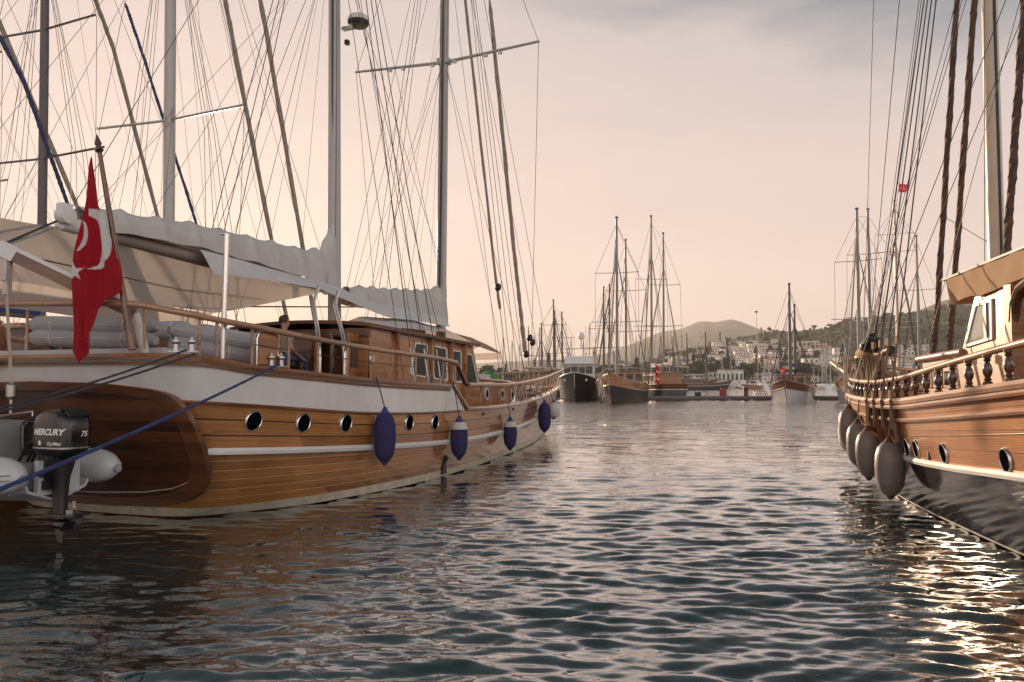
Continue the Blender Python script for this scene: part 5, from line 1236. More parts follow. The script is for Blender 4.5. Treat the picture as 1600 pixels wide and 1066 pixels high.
# canopy: tan valance under a dark edged roof, rising aft
mb = MB(); mb.sheet([[L(a, s, lerp(3.50, 3.62, min(1, (-1.75 - a) / 2.4)) + .12 * (1 - (s / 1.7) ** 2)) for s in np.linspace(-1.62, 1.62, 9)] for a in (-1.75, -2.6, -4.2, -6.5)], .03); mb.build('canopy_roof', 'mast_dark', Q)
def canopy_v(sgn):
    rows = []
    for i in range(22):
        f = i / 21; a = lerp(-1.95, -6.5, f); zt = lerp(3.49, 3.62, min(1, (-1.75 - a) / 2.4)); zb = float(np.interp(-a, [1.95, 2.6, 2.75, 3.9, 6.5], [3.12, 3.17, 3.12, 3.24, 3.36]))
        rows.append([L(a, (1.6 - .06 * v + .012 * math.sin(19 * a + 3 * v)) * sgn, lerp(zt, zb, v)) for v in np.linspace(0, 1, 7)])
    return rows
for sgn in (-1, 1): MB().sheet(canopy_v(sgn), .005).build('canopy_valance', 'tan_canvas', Q)
mb = MB(); rows = [[L(lerp(-1.9, -2.05, v), s, lerp(3.50 + .1 * (1 - (s / 1.6) ** 2), 3.10, v) + .01 * math.sin(9 * s)) for s in np.linspace(-1.6, 1.6, 14)] for v in np.linspace(0, 1, 5)]
mb.sheet(rows, .005); mb.build('canopy_valance', 'tan_canvas', Q)
for s in (-1.2, -.5, .4, 1.2): MB().tube([L(-2.1, s, 2.4), L(-2.0, s, 3.5)], .03, 8).build('canopy_post', 'rail_wood', Q)
# bow gear: bitts and cross beams hung with rope
for (a0, s0, z0), (a1, s1, z1), r in (((2.6, -1.52, 2.42), (1.2, -1.45, 2.47), .055), ((4.9, -1.0, 2.32), (4.0, -1.25, 2.28), .06)): MB().tube([L(a0, s0, z0), L(a1, s1, z1)], r, 8).build('cross_beam', 'honey_trim', Q)
for a, s in ((2.45, -1.52), (1.3, -1.46), (4.5, -1.1)): MB().tube([L(a, s, 1.2), L(a, s, 2.42)], .05, 8).build('bitt', 'turned_wood', Q)
g_ = random.Random(6)
for k in range(9):
    a = lerp(2.4, 1.3, k / 8) + g_.uniform(-.05, .05); mb = MB(); zt = 2.40; ln = g_.uniform(.45, .85)
    for j in range(4):
        dx = g_.uniform(-.05, .05); mb.tube([L(a + dx, -1.56 + dx, zt), L(a + dx * 2 - .05, -1.60, zt - ln * .6), L(a + .02, -1.58, zt - ln), L(a + .08 + dx, -1.58, zt - ln * .5), L(a + .05, -1.54, zt)], .014, 5)
    mb.build('rope_coil', 'rope_brown', Q)
for k in range(16):
    a = lerp(6.9, 3.2, k / 15); zt = n_hand(a); b0 = NH.b(a, n_cap(a)); mb = MB()
    for j in range(3):
        q = g_.uniform(-.15, .15); mb.tube([L(a + q, -(b0 + .02), zt + g_.uniform(0, .5)), L(a + q * .4, -(b0 + .05), zt - .3), L(a - q, -(NH.b(a, .9) + .06), zt - g_.uniform(.5, 1.0))], .012, 5)
    mb.build('hanging_rope', 'rope_brown' if k % 3 else 'rope_pale', Q)
mb = MB(); rows = []
for i in range(9):
    f = i / 8; rows.append([L(lerp(2.5, 1.75, f) + .05 * math.sin(7 * t), -1.50 - .11 * math.cos(t) * (.4 + math.sin(PI * f) ** .5), 2.50 + .09 * math.sin(t) * (.4 + math.sin(PI * f) ** .5)) for t in np.linspace(0, 2 * PI, 14, endpoint=False)])
mb.grid(rows, closed=True).build('lashed_canvas', 'tan_canvas', Q)
NG((1.6, -1.3, 2.45), (-.6, -1.4, 2.28), .012, 'rope_dark', 'guard_rope'); MB().tube([L(1.2, -1.4, 2.5), L(.95, -1.4, 2.52)], .085, 10).build('beam_cap', 'black_plastic', Q)
MB().tube([L(6.6, 0, 1.8), L(9.6, 0, 2.5)], [.12, .06], 10).build('bowsprit', 'honey_trim', Q)
for sgn in (1, -1): MB().tube([L(9.4, 0, 2.45), L(5.9, .6 * sgn, 1.9)], .012, 5).build('bowsprit_guy', 'wire_steel', Q)
person('person in a dark t-shirt with black hair standing at the honey coloured bow', npos(2.75, -1.15, 1.18), N_RZ - PI / 2 - 1.3, False, 'shirt_navy', 'jeans', 'hair_dark')
o = MB(); rows = []
for i in range(14):
    f = i / 13; r = .17 * math.sin(PI * min(max(f, .04), .96)) ** .6; rows.append([(lerp(-.34, .34, f), r * 1.2 * math.cos(t) * (1 + .12 * math.sin(3 * t + 5 * f)), .12 + r * math.sin(t) * (1 + .15 * math.sin(4 * t - 6 * f))) for t in np.linspace(0, 2 * PI, 18, endpoint=False)])
o = o.grid(rows, closed=True).build('black_bag', 'black_plastic'); o.location = npos(1.75, -1.5, 2.53); o.rotation_euler = (0, .15, N_RZ); tag(o, 'black bundle lying on the lashed cross beam at the bow', 'bag')
FG2 = 'grey fenders along the honey coloured gulet'
for k, (a, zt, ln, r, lbl) in enumerate(((-2.1, 1.06, .88, .215, 'grey fender nearest us, hung below the chain plates of the honey coloured gulet'), (-.55, 1.14, .86, .205, 'grey fender, second in the row behind the nearest big one'), (.45, 1.22, .84, .205, 'grey fender, third in the row along the bow'),
                                         (1.5, 1.45, .80, .20, 'grey fender hung higher than the rest, between the third and the farthest'), (2.5, 1.22, .74, .21, 'pale rounded fender farthest forward along the bow'))):
    s = -(NH.b(a, zt - .35) + r + .03)
    fender(lbl, npos(a, s, zt), npos(a, -(NH.b(a, n_cap(a)) + .06), float(n_cap(a)) - .05), ln, r, 'fender_grey' if k < 4 else 'fender_white', 'turned_wood', FG2, None, 'rope_brown')

# ------------------------------------------------------------------ other boats: one builder for gulets and sloops
def box_win(par, x0, x1, y, z0, z1, sg, mat='far_window'):
    return MB().box(x0, x1, min(y * sg, (y + .02) * sg), max(y * sg, (y + .02) * sg), z0, z1).build('window', mat, par, smooth=0)


def boat(name, label, cat, loc, rz, L_, B, fb, rise, hull, top, masts, house=None, mastmat='mast_mid', stripe='white_paint', cover='cover_canvas', wr=.018, awning=None, group=None, wind=4, sprit=2.0, furls=1, rails=True, housemat='cabin_wood'):
    """local x towards the bow; masts = (x, height, radius, [spreader heights])"""
    t = thing(name, label, cat, loc, rz, group); h = L_ / 2
    H = Hull(([-h, -h * .7, -h * .3, 0, h * .35, h * .65, h * .88, h], [B * .34, B * .44, B * .49, B * .5, B * .45, B * .31, B * .12, .02]), ([-h * .93, -h * .7, -h * .3, 0, h * .35, h * .65, h * .86], [B * .2, B * .37, B * .45, B * .46, B * .38, B * .2, .02]), (-h * .93, -h * .05 / fb), (h * .86, h * .12 / fb), fb)
    sh = cub([-h, -h * .4, h * .2, h * .7, h], [fb * 1.12, fb, fb * 1.02, fb + rise * .5, fb + rise]); br = lambda a: sh(a) * .66
    H.band(MB(), -.5, .0, 1, 0, 1, n=22).build('hull_bottom', 'red_bottom', t); H.band(MB(), 0.0, br, 4, 0, 4, n=22).build('hull', hull, t)
    H.band(MB(), br, lambda a: sh(a) - .0, 3, 0, 3, n=22).build('bulwark', top, t)
    rail_strip(H, lambda a: sh(a) + .03, .12, .05, .09, n=22).build('cap_rail', 'rail_wood', t); rail_strip(H, lambda a: br(a), .02, .04, .09, n=22).build('stripe', stripe, t)
    xs = np.linspace(-h * .9, h * .9, 12); MB().grid([[(a, -H.b(a, fb * .8) + .05, fb * .72) for a in xs], [(a, H.b(a, fb * .8) - .05, fb * .72) for a in xs]]).build('deck', 'deck_teak', t)
    if rails:
        mb = MB(); o = [(a, max(.03, H.b(a, sh(a)) - .05), float(sh(a)) + .5) for a in np.linspace(-h * .95, h * .97, 26)]
        for sg in (1, -1):
            mb.tube([(a, s * sg, z) for a, s, z in o], .022, 5)
        mb.build('handrail', 'rail_wood', t)
        mb = MB()
        for a, s, z in o[::2]:
            for sg in (1, -1): mb.tube([(a, s * sg, z - .5), (a, s * sg, z)], .016, 4)
        mb.build('stanchions', 'rail_wood', t)
    if house:
        x0, x1, w, zt = house; mb = MB(); zb = fb * .7
        mb.add([(x0, -w, zb), (x1 + .4, -w, zb), (x1, -w * .93, zt), (x0, -w * .93, zt), (x0, w, zb), (x1 + .4, w, zb), (x1, w * .93, zt), (x0, w * .93, zt)], [(0, 1, 2, 3), (7, 6, 5, 4), (1, 5, 6, 2), (3, 2, 6, 7), (4, 0, 3, 7)])
        dh = mb.build('deckhouse', housemat, t, smooth=0); MB().box(x0 - .2, x1 + .25, -w - .05, w + .05, zt, zt + .09).build('roof', 'rail_wood' if housemat != 'white_paint' else 'white_paint', t, smooth=0)
        for k in range(wind):
            a = lerp(x0 + .5, x1 - .4, (k + .5) / wind); ww = (x1 - x0) / wind * .32
            for sg in (1, -1): box_win(dh, a - ww, a + ww, w * .965, lerp(zb, zt, .5), lerp(zb, zt, .86), sg)
        for k in range(3):
            y = w * .62 * (k - 1); m = MB().box(x1 + .14, x1 + .21, y - w * .22, y + w * .22, lerp(zb, zt, .5), lerp(zb, zt, .86)).build('window', 'far_window', dh, smooth=0)
    if awning:
        xa, xb, za, am = awning; MB().sheet([[(x, y, za - .25 * (y / (B * .42)) ** 2 + .03 * math.sin(3 * x)) for y in np.linspace(-B * .42, B * .42, 9)] for x in np.linspace(xa, xb, 8)], .02).build('awning', am, t)
        for x in (xa, xb):
            for sg in (1, -1): MB().tube([(x, B * .41 * sg, fb), (x, B * .41 * sg, za - .24)], .025, 5).build('awning_post', 'rail_wood', t)
    prev = None
    for k, (x, zt, r, sp) in enumerate(masts):
        MB().tube([(x, 0, fb * .7), (x - .01 * zt, 0, zt * .6), (x - .02 * zt, 0, zt)], [r, r * .92, r * .7], 10).build('mast', mastmat, t)
        MB().lathe([(r * .7, zt), (r * 1.1, zt + .06), (r * .9, zt + .2), (.01, zt + .24)], 8, Matrix.Translation((x - .02 * zt, 0, 0))).build('masthead', 'mast_dark', t)
        for q, zs in enumerate(sp):
            hw_ = B * (.52 if q == 0 else .44)
            for sg in (1, -1): MB().tube([(x - .02 * zs, 0, zs), (x - .02 * zs - .05, hw_ * sg, zs + .06)], .035, 5).build('spreader', mastmat, t)
        for sg in (1, -1):
            for dx in (-.9, -.4, 0, .4, .9):
                a = max(-h * .9, min(h * .9, x + dx - .2)); MB().tube([(x - .02 * zt, 0, zt * (.97 if dx == 0 else .8)), (x - .02 * zs, hw_ * sg, zs) if dx == 0 and sp else (x + dx * .3, H.b(a, fb) * sg * .55, zt * .45), (a, (H.b(a, fb) + .02) * sg, fb)], wr, 4).build('shroud', 'wire_steel', t)
        tgt = (h + sprit * .9 if k == 0 else masts[0][0] - .3, 0, fb + rise + .2 if k == 0 else fb * .8 + 1.2)
        MB().tube([(x - .02 * zt, 0, zt * .97), tgt], wr, 4).build('forestay', 'wire_steel', t)
        if k == 0:
            for f in range(furls):
                p, q = Vector((x - .015 * zt, 0, zt * (.9 - .12 * f))), Vector((h * (1.0 - .2 * f), 0, fb + rise + .3)); MB().tube([p.lerp(q, i / 10) for i in range(11)], [.03] + [.075 * (1 + .1 * math.sin(i * 2)) for i in range(9)] + [.04], 6).build('furled_jib', 'furled_sail', t)
        xb = masts[k + 1][0] + .4 if k + 1 < len(masts) else -h * .92; zb = (house[3] if house else fb * .8) + .9
        if abs(x - xb) > 1.5:
            MB().tube([(x - .15, 0, zb), (xb, 0, zb + .05)], .08, 8).build('boom', mastmat, t)
            rows = []
            for i in range(14):
                f = i / 13; a = lerp(x - .1, xb + .1, f); hh = .42 * (1 - .45 * f) + .03 * math.sin(9 * f * 3); rows.append([(a, .13 * math.sin(q) * (1 + .1 * math.sin(11 * f + q)), zb + .0 + hh * .5 + hh * .5 * math.cos(q)) for q in np.linspace(0, 2 * PI, 12, endpoint=False)])
            MB().grid(rows, closed=True).build('sail_cover', cover, t)
        if k + 1 == len(masts): MB().tube([(x - .02 * zt, 0, zt * .98), (-h, 0, fb * 1.15)], wr, 4).build('backstay', 'wire_steel', t)
        if prev: MB().tube([(prev[0] - .02 * prev[1], 0, prev[1] * .97), (x - .02 * zt, 0, zt * .96)], wr, 4).build('triatic_stay', 'wire_steel', t)
        prev = (x, zt)
    if sprit:
        MB().tube([(h * .82, 0, fb + rise * .8), (h + sprit, 0, fb + rise + .45)], [.13, .07], 8).build('bowsprit', 'mahogany_frame', t)
        for sg in (1, -1): MB().tube([(h + sprit * .95, 0, fb + rise + .42), (h * .8, B * .16 * sg, fb + rise * .7)], wr, 4).build('bowsprit_guy', 'wire_steel', t)
        MB().tube([(h + sprit * .95, 0, fb + rise + .42), (h * .93, 0, .5)], wr, 4).build('bobstay', 'wire_steel', t)
    return t


def place(px, y, rz, off):
    """root position so that the point off=(x,0) of the boat stands in sight column px at distance y"""
    return (far(px, y) - off * math.cos(rz), y - off * math.sin(rz), 0)


# neighbours moored on the far side of the big gulet
rzB = M_RZ
tB = boat('neighbour_gulet', 'grey masted gulet moored behind the large varnished gulet, mostly hidden, dark cabin roof', 'sailing yacht', place(263, 20.5, rzB, 2.0), rzB, 19, 4.7, 1.75, .5, 'hull_narrow_plank', 'white_gel', [(2.0, 18.5, .155, [8.7])], mastmat='mast_paint', house=(-3.0, 1.2, 1.5, 2.95), wr=.009, sprit=1.5, furls=0, housemat='cabin_dark', cover='cover_canvas')
Bp = lambda a, s, z: (a, -s, z)
furl('furled_jib', [(3.4, 0, 14.0), (4.1, .0, 11.9), (6.75, 0, 4.0), (7.3, 0, 2.4)], .07, 'furled_sail', tB, 4)
furl('furled_jib', [(4.7, 0, 15.2), (5.6, 0, 12.6), (8.25, 0, 4.0), (8.7, 0, 2.6)], .075, 'furled_sail', tB, 6)
tA = boat('neighbour_gulet', 'dark masted yacht with blue covers moored beyond the hidden grey masted gulet', 'sailing yacht', place(64, 23, rzB, 2.0), rzB, 20, 4.8, 1.7, .5, 'navy_hull', 'white_gel', [(2.0, 19, .135, [8.4, 12.2])], house=(-2.0, 1.0, 1.6, 2.9), mastmat='mast_dark', wr=.010, sprit=1.5, furls=0, cover='blue_tarp', housemat='white_gel', awning=(-6, -2.2, 3.5, 'blue_tarp'))
furl('furled_jib', [(3.3, 0, 14.2), (4.2, 0, 12.6), (6.6, 0, 6.4), (7.6, 0, 3.8)], .07, 'furled_sail', tA, 3)
furl('furled_jib', [(4.6, 0, 14.3), (5.5, 0, 12.6), (8.6, 0, 6.3), (9.6, 0, 4.0)], .06, 'furled_blue', tA, 8, 1.2)
furl('furled_staysail', [(-1.2, -.5, 13), (1.0, -.3, 10.3), (2.6, 0, 7.5), (4.4, 0.4, 4.2)], .07, 'furled_blue', tA, 9, 1.2)
g_ = random.Random(12)
for t_, base, tops in ((tB, 2.0, (18.0, 14, 9.0)), (tA, 2.0, (18.5, 14, 8.4))):      # lazy jacks, halyards and running stays
    for k in range(13):
        z1 = tops[k % 3]; a = base + g_.uniform(-7.5, 6.0); s = g_.choice((-1, 1)) * g_.uniform(.1, 2.3)
        MB().tube([(base - .02 * z1, .1 * s, z1), (a, s, 1.9)], .006, 4).build('halyard', 'wire_steel', t_)
# two more neighbours, only their rigs reach into the picture
for px, y, lbl in ((-70, 25, 'farthest left yacht, only its rigging lines showing beside the dark mast'), ):
    t_ = boat('neighbour_gulet', lbl, 'sailing yacht', place(px, y, rzB, 2.0), rzB, 19, 4.6, 1.7, .5, 'navy_hull', 'white_gel', [(2.0, 18, .13, [8.0, 12])], house=(-2, 1.2, 1.5, 2.9), wr=.010, sprit=1.5, furls=1)
    for k in range(10):
        z1 = g_.choice((17, 13, 9)); MB().tube([(1.7, 0, z1), (2 + g_.uniform(-3, 7), g_.uniform(-2, 2), 1.8)], .006, 4).build('halyard', 'wire_steel', t_)

# middle distance
GM = 'gulets moored off the pontoon'
rz = math.atan2(-.965, -.26)
b1 = boat('dark_gulet', 'brown two masted gulet with dark hull and lit bow, facing us beside the grey trawler', 'sailing yacht', place(964, 80, rz, 4.0), rz, 19, 5.0, 1.7, 1.0, 'navy_hull', 'cabin_wood', [(4.0, 18.6, .17, [8.0, 13.0]), (-3.4, 17.6, .15, [7.5, 12.0])], house=(-5.5, 2.0, 1.7, 3.1), awning=(-8.5, -4, 3.6, 'awning_canvas'), group=GM, stripe='rail_wood')
g_ = random.Random(3); mb = MB()
for k in range(26): mb.tube([(lerp(9.5, 7.0, g_.random()), -g_.uniform(.2, 1.3), 2.8), (lerp(9.2, 7.3, g_.random()), -g_.uniform(.4, 1.2), g_.uniform(.3, 1.4))], .03, 4)
mb.build('bow_netting', 'rope_pale', b1)
rz = math.atan2(.997, -.05)
b2 = boat('grey_gulet', 'tall two masted grey gulet, stern to us, right of the brown gulet', 'sailing yacht', place(1018, 101, rz, 3.4), rz, 16.5, 4.6, 1.6, .8, 'pontoon_grey', 'mahogany_frame', [(3.4, 23.0, .17, [9.0, 15.0]), (-3.0, 19.6, .15, [8.6, 13.5])], house=(-5.0, 2.0, 1.6, 3.0), awning=(-7.5, -3.5, 3.9, 'awning_canvas'), group=GM)
def hung_flag(label, loc, h, w, rz=0, pole=None, cat='flag'):
    t = thing('small_flag', label, cat, loc, rz, None)
    rows = [[(f * w * (1 - .25 * v), .04 * math.sin(7 * f + 4 * v), -h * v - .12 * h * f) for f in np.linspace(0, 1, 14)] for v in np.linspace(0, 1, 16)]
    mb = MB().grid(rows); mi = []
    for i in range(15):
        for j in range(13):
            u, v = (j + .5) / 13 - .42, (i + .5) / 15 - .5; u *= w / h; mi.append(1 if (u * u + v * v < .05 and (u - .06) ** 2 + v * v > .03) or (abs(u - .24) < .05 and abs(v) < .05) else 0)
    mb.mi = mi; mb.build('flag_cloth', ['flag_red', 'flag_white'], t, smooth=80)
    if pole: MB().tube([(-.02, 0, -pole), (-.02, 0, .12)], .035, 6).build('flag_staff', 'mahogany_frame', t)
    return t
hung_flag('red flag hanging at the stern of the tall grey gulet', (far(1025, 89.0), 89.0, hgt(571, 89)), 2.0, .42, 0, 2.6)
# grey trawler yacht facing us
rz = math.atan2(-.985, -.16)
t = thing('trawler_yacht', 'white wheelhouse trawler with a dark hull facing us, left of the brown gulet', 'motor boat', place(903, 90, rz, 3.0), rz)
H = Hull(([-8, -5, 0, 4, 6.5, 8], [2.1, 2.3, 2.4, 2.1, 1.2, .03]), ([-7.5, -5, 0, 4, 6, 7], [1.9, 2.1, 2.2, 1.6, .7, .02]), (-7.5, -.2), (7, .4), 2.4)
H.band(MB(), -.5, .12, 1, 0, 1, n=24).build('hull_bottom', 'red_bottom', t); shz = cub([-8, -2, 4, 8], [1.7, 1.75, 2.3, 3.0]); H.band(MB(), .12, lambda a: shz(a), 5, 0, 1, n=24).build('hull', 'navy_hull', t)
rail_strip(H, lambda a: shz(a) + .05, .1, .06, .1, n=24).build('cap_rail', 'white_paint', t)
MB().add([(-5, -1.9, 1.2), (2.8, -1.9, 1.2), (2.5, -1.85, 4.0), (-5, -1.85, 4.0), (-5, 1.9, 1.2), (2.8, 1.9, 1.2), (2.5, 1.85, 4.0), (-5, 1.85, 4.0)], [(0, 1, 2, 3), (7, 6, 5, 4), (1, 5, 6, 2), (3, 2, 6, 7), (4, 0, 3, 7)]).build('wheelhouse', 'white_paint', t, smooth=0)
MB().box(-5.2, 2.9, -2.0, 2.0, 4.0, 4.12).box(-4.6, 1.8, -1.6, 1.6, 4.12, 4.9).build('flybridge', 'white_paint', t, smooth=0)
for k in range(4): MB().box(2.60, 2.72, -1.6 + k * .83, -.9 + k * .83, 2.95, 3.75).build('window', 'far_window', t, smooth=0)
for k in range(4):
    for sg in (1, -1): box_win(t, -4.2 + k * 1.7, -3.0 + k * 1.7, 1.88, 2.9, 3.7, sg)
MB().tube([(-1, -1.9, 5.9), (-1, 1.9, 5.9)], .05, 6).tube([(-1, -1.5, 4.9), (-1, -1.5, 5.9)], .05, 6).tube([(-1, 1.5, 4.9), (-1, 1.5, 5.9)], .05, 6).build('radar_arch', 'rail_wood', t)
MB().tube([(-1, 0.1, 5.9), (-1, .1, 7.0)], .09, 6).lathe([(.1, 7.0), (.35, 7.1), (.40, 7.4), (.3, 7.7), (.01, 7.85)], 14, Matrix.Translation((-1, .1, 0))).build('satellite_dome', 'white_paint', t)
MB().tube([(-1.5, .6, 4.9), (-1.5, .6, 8.5)], .02, 4).build('antenna', 'wire_steel', t)
mb = MB()
for sg in (1, -1): mb.tube([(a, (H.b(a, shz(a)) - .05) * sg, float(shz(a)) + .7) for a in np.linspace(2, 7.9, 10)], .025, 5)
mb.build('bow_rail', 'steel', t)
for sg in (1, -1): MB().obox((6.4, H.b(6.4, 2.2) * sg, 2.2), (.35, .2, .25)).build('hawse_plate', 'dull_steel', t)
# head-on gulet with blue cover
rz = math.atan2(-.907, -.42)
b4 = boat('white_gulet', 'white hulled gulet with brown bulwark and blue cover, bow straight towards us', 'sailing yacht', place(1234.5, 81, rz, 2.0), rz, 14, 4.4, 1.45, .75, 'white_gel', 'mahogany_frame', [(2.0, 11.9, .17, [5.0]), (-3.2, 10.2, .15, [4.6])], house=(-5.0, 1.5, 1.5, 2.7), mastmat='mast_dark', group=GM, stripe='mahogany_frame', awning=(-5.5, .8, 3.2, 'blue_tarp'), cover='blue_tarp', sprit=1.6, furls=0)
hung_flag('small red flag beside the masts of the head-on white gulet', (far(1219, 82), 82, hgt(575, 82)), .75, .65, 0, 1.6)
rz = math.atan2(-.84, -.54)
b5 = boat('turquoise_gulet', 'pale turquoise hulled gulet with wooden bulwark, partly behind the honey coloured bow', 'sailing yacht', place(1343, 76, rz, 3.0), rz, 18, 4.8, 1.6, .9, 'hypalon', 'cabin_wood', [(3.0, 18.6, .18, [8.0, 13.6]), (-3.6, 19.8, .17, [8.6, 15.2])], house=(-5, 1.5, 1.6, 3.0), group=GM, stripe='rail_wood', awning=(-7.5, -3, 3.6, 'awning_canvas'))
rz = math.atan2(-.9, -.42)
boat('hidden_gulet', 'gulet with slim masts and red pennant, hull hidden by the honey coloured bow', 'sailing yacht', place(1404, 88, rz, 3.0), rz, 19, 4.8, 1.6, .8, 'navy_hull', 'cabin_wood', [(3.0, 22.2, .15, [8.0, 16.5]), (-3.0, 23.2, .15, [9.0, 19.5])], house=(-5, 1.5, 1.6, 3.0), group=GM, mastmat='mast_cream')
hung_flag('small red pennant flying at the masthead above the hidden gulet', (far(1411, 88), 88, hgt(284, 88)), .9, 1.1, 0, 1.6)
boat('hidden_gulet', 'gulet with one grey mast farther right, hull hidden behind the honey coloured wheelhouse', 'sailing yacht', place(1437, 95, rz, 2.0), rz, 16, 4.4, 1.5, .7, 'white_gel', 'cabin_wood', [(2.0, 19.5, .15, [8.2, 13.0])], house=(-4, 1.0, 1.5, 2.8), group=GM)
rz = math.atan2(.9, .42)
boat('hidden_gulet', 'two masted gulet with its hull hidden behind the varnished bow rail, taller left mast', 'sailing yacht', place(866, 112, rz, 2.6), rz, 16, 4.4, 1.5, .7, 'navy_hull', 'white_gel', [(2.6, 13.4, .14, [6.0, 10.0]), (-1.8, 9.8, .13, [5.5])], house=(-4, 1.0, 1.5, 2.8), group=GM, mastmat='mast_dark')
boat('hidden_gulet', 'two masted gulet between the varnished bow rail and the trawler, equal masts', 'sailing yacht', place(879, 120, rz, 2.0), rz, 16, 4.4, 1.5, .7, 'navy_hull', 'white_gel', [(2.0, 12.4, .15, [5.2, 8.6]), (-.9, 12.3, .15, [5.0])], house=(-4, -.5, 1.5, 2.8), group=GM, mastmat='mast_dark')
rz = math.atan2(-.95, -.3)
boat('hidden_gulet', 'dark masted gulet standing behind the trawler and the brown gulet', 'sailing yacht', place(943, 112, rz, 2.0), rz, 18, 4.6, 1.6, .8, 'navy_hull', 'cabin_wood', [(2.0, 15.3, .17, [6.8, 9.5]), (-2.4, 16.2, .17, [7.0, 10.2])], house=(-4, 1.0, 1.5, 2.8), group=GM, mastmat='mast_dark')

# pontoon and what stands on it
t = thing('floating_pontoon', 'long low grey floating pontoon across the middle of the harbour', 'pontoon', (far(1160, 88), 88, 0))
x0, x1 = far(1000, 88) - far(1160, 88), far(1312, 88) - far(1160, 88)
MB().box(x0, x1, -1.3, 1.3, .06, .42).build('deck', 'pontoon_grey', t, smooth=0); MB().box(x0 - .05, x1 + .05, -1.4, 1.4, .30, .36).build('fender_strip', 'rib_grey', t, smooth=0)
for k in range(9): MB().box(lerp(x0, x1, (k + .2) / 9), lerp(x0, x1, (k + .8) / 9), -1.2, 1.2, -.4, .1).build('float', 'black_plastic', t, smooth=0)
def on_pontoon(name, lbl, px, cat): return thing(name, lbl, cat, (far(px, 87.6), 87.6, .42))
t = on_pontoon('storage_box', 'small dark storage box on the pontoon, leftmost there', 1090, 'box'); MB().box(-.28, .28, -.25, .25, 0, .42).build('body', 'black_plastic', t, smooth=0); MB().box(-.31, .31, -.28, .28, .42, .5).build('lid', 'rib_grey', t, smooth=0)
t = on_pontoon('lifebuoy_cabinet', 'red cabinet with rounded top standing on the pontoon', 1129, 'cabinet'); MB().prism([(-.3, 0), (.3, 0), (.3, .7), (.2, .85), (-.2, .85), (-.3, .7)], -.22, .22, Matrix.Rotation(PI / 2, 4, 'X')).build('body', 'red_paint', t, smooth=0); MB().box(-.22, .22, -.25, -.225, .1, .65).build('door', 'red_paint', t, smooth=0)
t = on_pontoon('service_pedestal', 'tall dark service pedestal standing on the pontoon', 1164, 'pedestal'); MB().box(-.25, .25, -.22, .22, 0, 1.0).build('body', 'mast_dark', t, smooth=0); MB().box(-.28, .28, -.25, .25, 1.0, 1.08).build('cap', 'rib_grey', t, smooth=0); MB().box(-.15, .15, -.235, -.222, .55, .85).build('socket_panel', 'black_plastic', t, smooth=0)
t = on_pontoon('railing', 'low dark tubular railing at the right of the pontoon', 1187, 'railing'); mb = MB()
for y in (-.4, .4): mb.tube([(-.75, y, 0), (-.55, y, .55), (.55, y, .55), (.75, y, 0)], .04, 6)
mb.build('frame', 'mast_dark', t); MB().box(-.6, .6, -.4, .4, .2, .26).build('shelf', 'pontoon_grey', t, smooth=0)

# far boats along the town quay
FGq = 'boats along the town quay'
rz = math.atan2(-.35, .94)
boat('dark_gulet', 'dark gulet with two slim masts, left of the pair at the town quay', 'sailing yacht', place(1075, 215, rz, 1.5), rz, 17, 4.8, 1.6, .8, 'navy_hull', 'mahogany', [(1.5, 15.2, .2, [7]), (-2.2, 14.4, .2, [6.5])], house=(-5, .5, 1.6, 2.8), wr=.03, group=FGq, mastmat='mast_dark', housemat='cabin_dark')
boat('dark_gulet', 'dark gulet with one thick black mast at the town quay', 'sailing yacht', place(1104, 205, rz, 1.5), rz, 15, 4.8, 1.6, .8, 'navy_hull', 'mahogany', [(1.5, 15.0, .24, [6.5])], house=(-5, .5, 1.6, 2.8), wr=.03, group=FGq, mastmat='mast_dark', housemat='cabin_dark')


def sloop(lbl, px, y, L_, mh, rz, grp, mat='white_gel', mm='mast_paint', cov='blue_tarp'):
    t = thing('sloop', lbl, 'sailboat', place(px, y, rz, 1.0), rz, grp); h = L_ / 2
    H = Hull(([-h, -h * .4, 0, h * .5, h], [L_ * .12, L_ * .155, L_ * .16, L_ * .11, .02]), ([-h * .9, -h * .4, 0, h * .5, h * .9], [L_ * .10, L_ * .14, L_ * .145, L_ * .08, .02]), (-h * .9, -.1), (h * .9, h * .1), 1.1)
    H.band(MB(), -.3, lambda a: 1.05 + .02 * (a + h), 3, 0, 1, n=14).build('hull', mat, t)
    MB().add([(-h * .5, -.9, 1.0), (h * .35, -.7, 1.0), (h * .3, -.55, 1.5), (-h * .5, -.8, 1.6), (-h * .5, .9, 1.0), (h * .35, .7, 1.0), (h * .3, .55, 1.5), (-h * .5, .8, 1.6)], [(0, 1, 2, 3), (7, 6, 5, 4), (1, 5, 6, 2), (3, 2, 6, 7), (4, 0, 3, 7)]).build('cabin', 'white_gel', t, smooth=0)
    MB().tube([(1, 0, 1.0), (1 - .01 * mh, 0, mh)], [.12, .09], 6).build('mast', mm, t)
    MB().tube([(1, -L_ * .1, mh * .55), (1, L_ * .1, mh * .55)], .04, 4).build('spreader', mm, t)
    MB().tube([(.9, 0, 2.0), (-h * .8, 0, 2.05)], .14, 6).build('boom', cov, t)
    for p in ((h, 0, 1.2), (-h, 0, 1.1), (.8, L_ * .15, 1.1), (.8, -L_ * .15, 1.1)): MB().tube([(1 - .01 * mh, 0, mh * .98), p], .025, 3).build('stay', 'wire_steel', t)
    return t
g_ = random.Random(21)
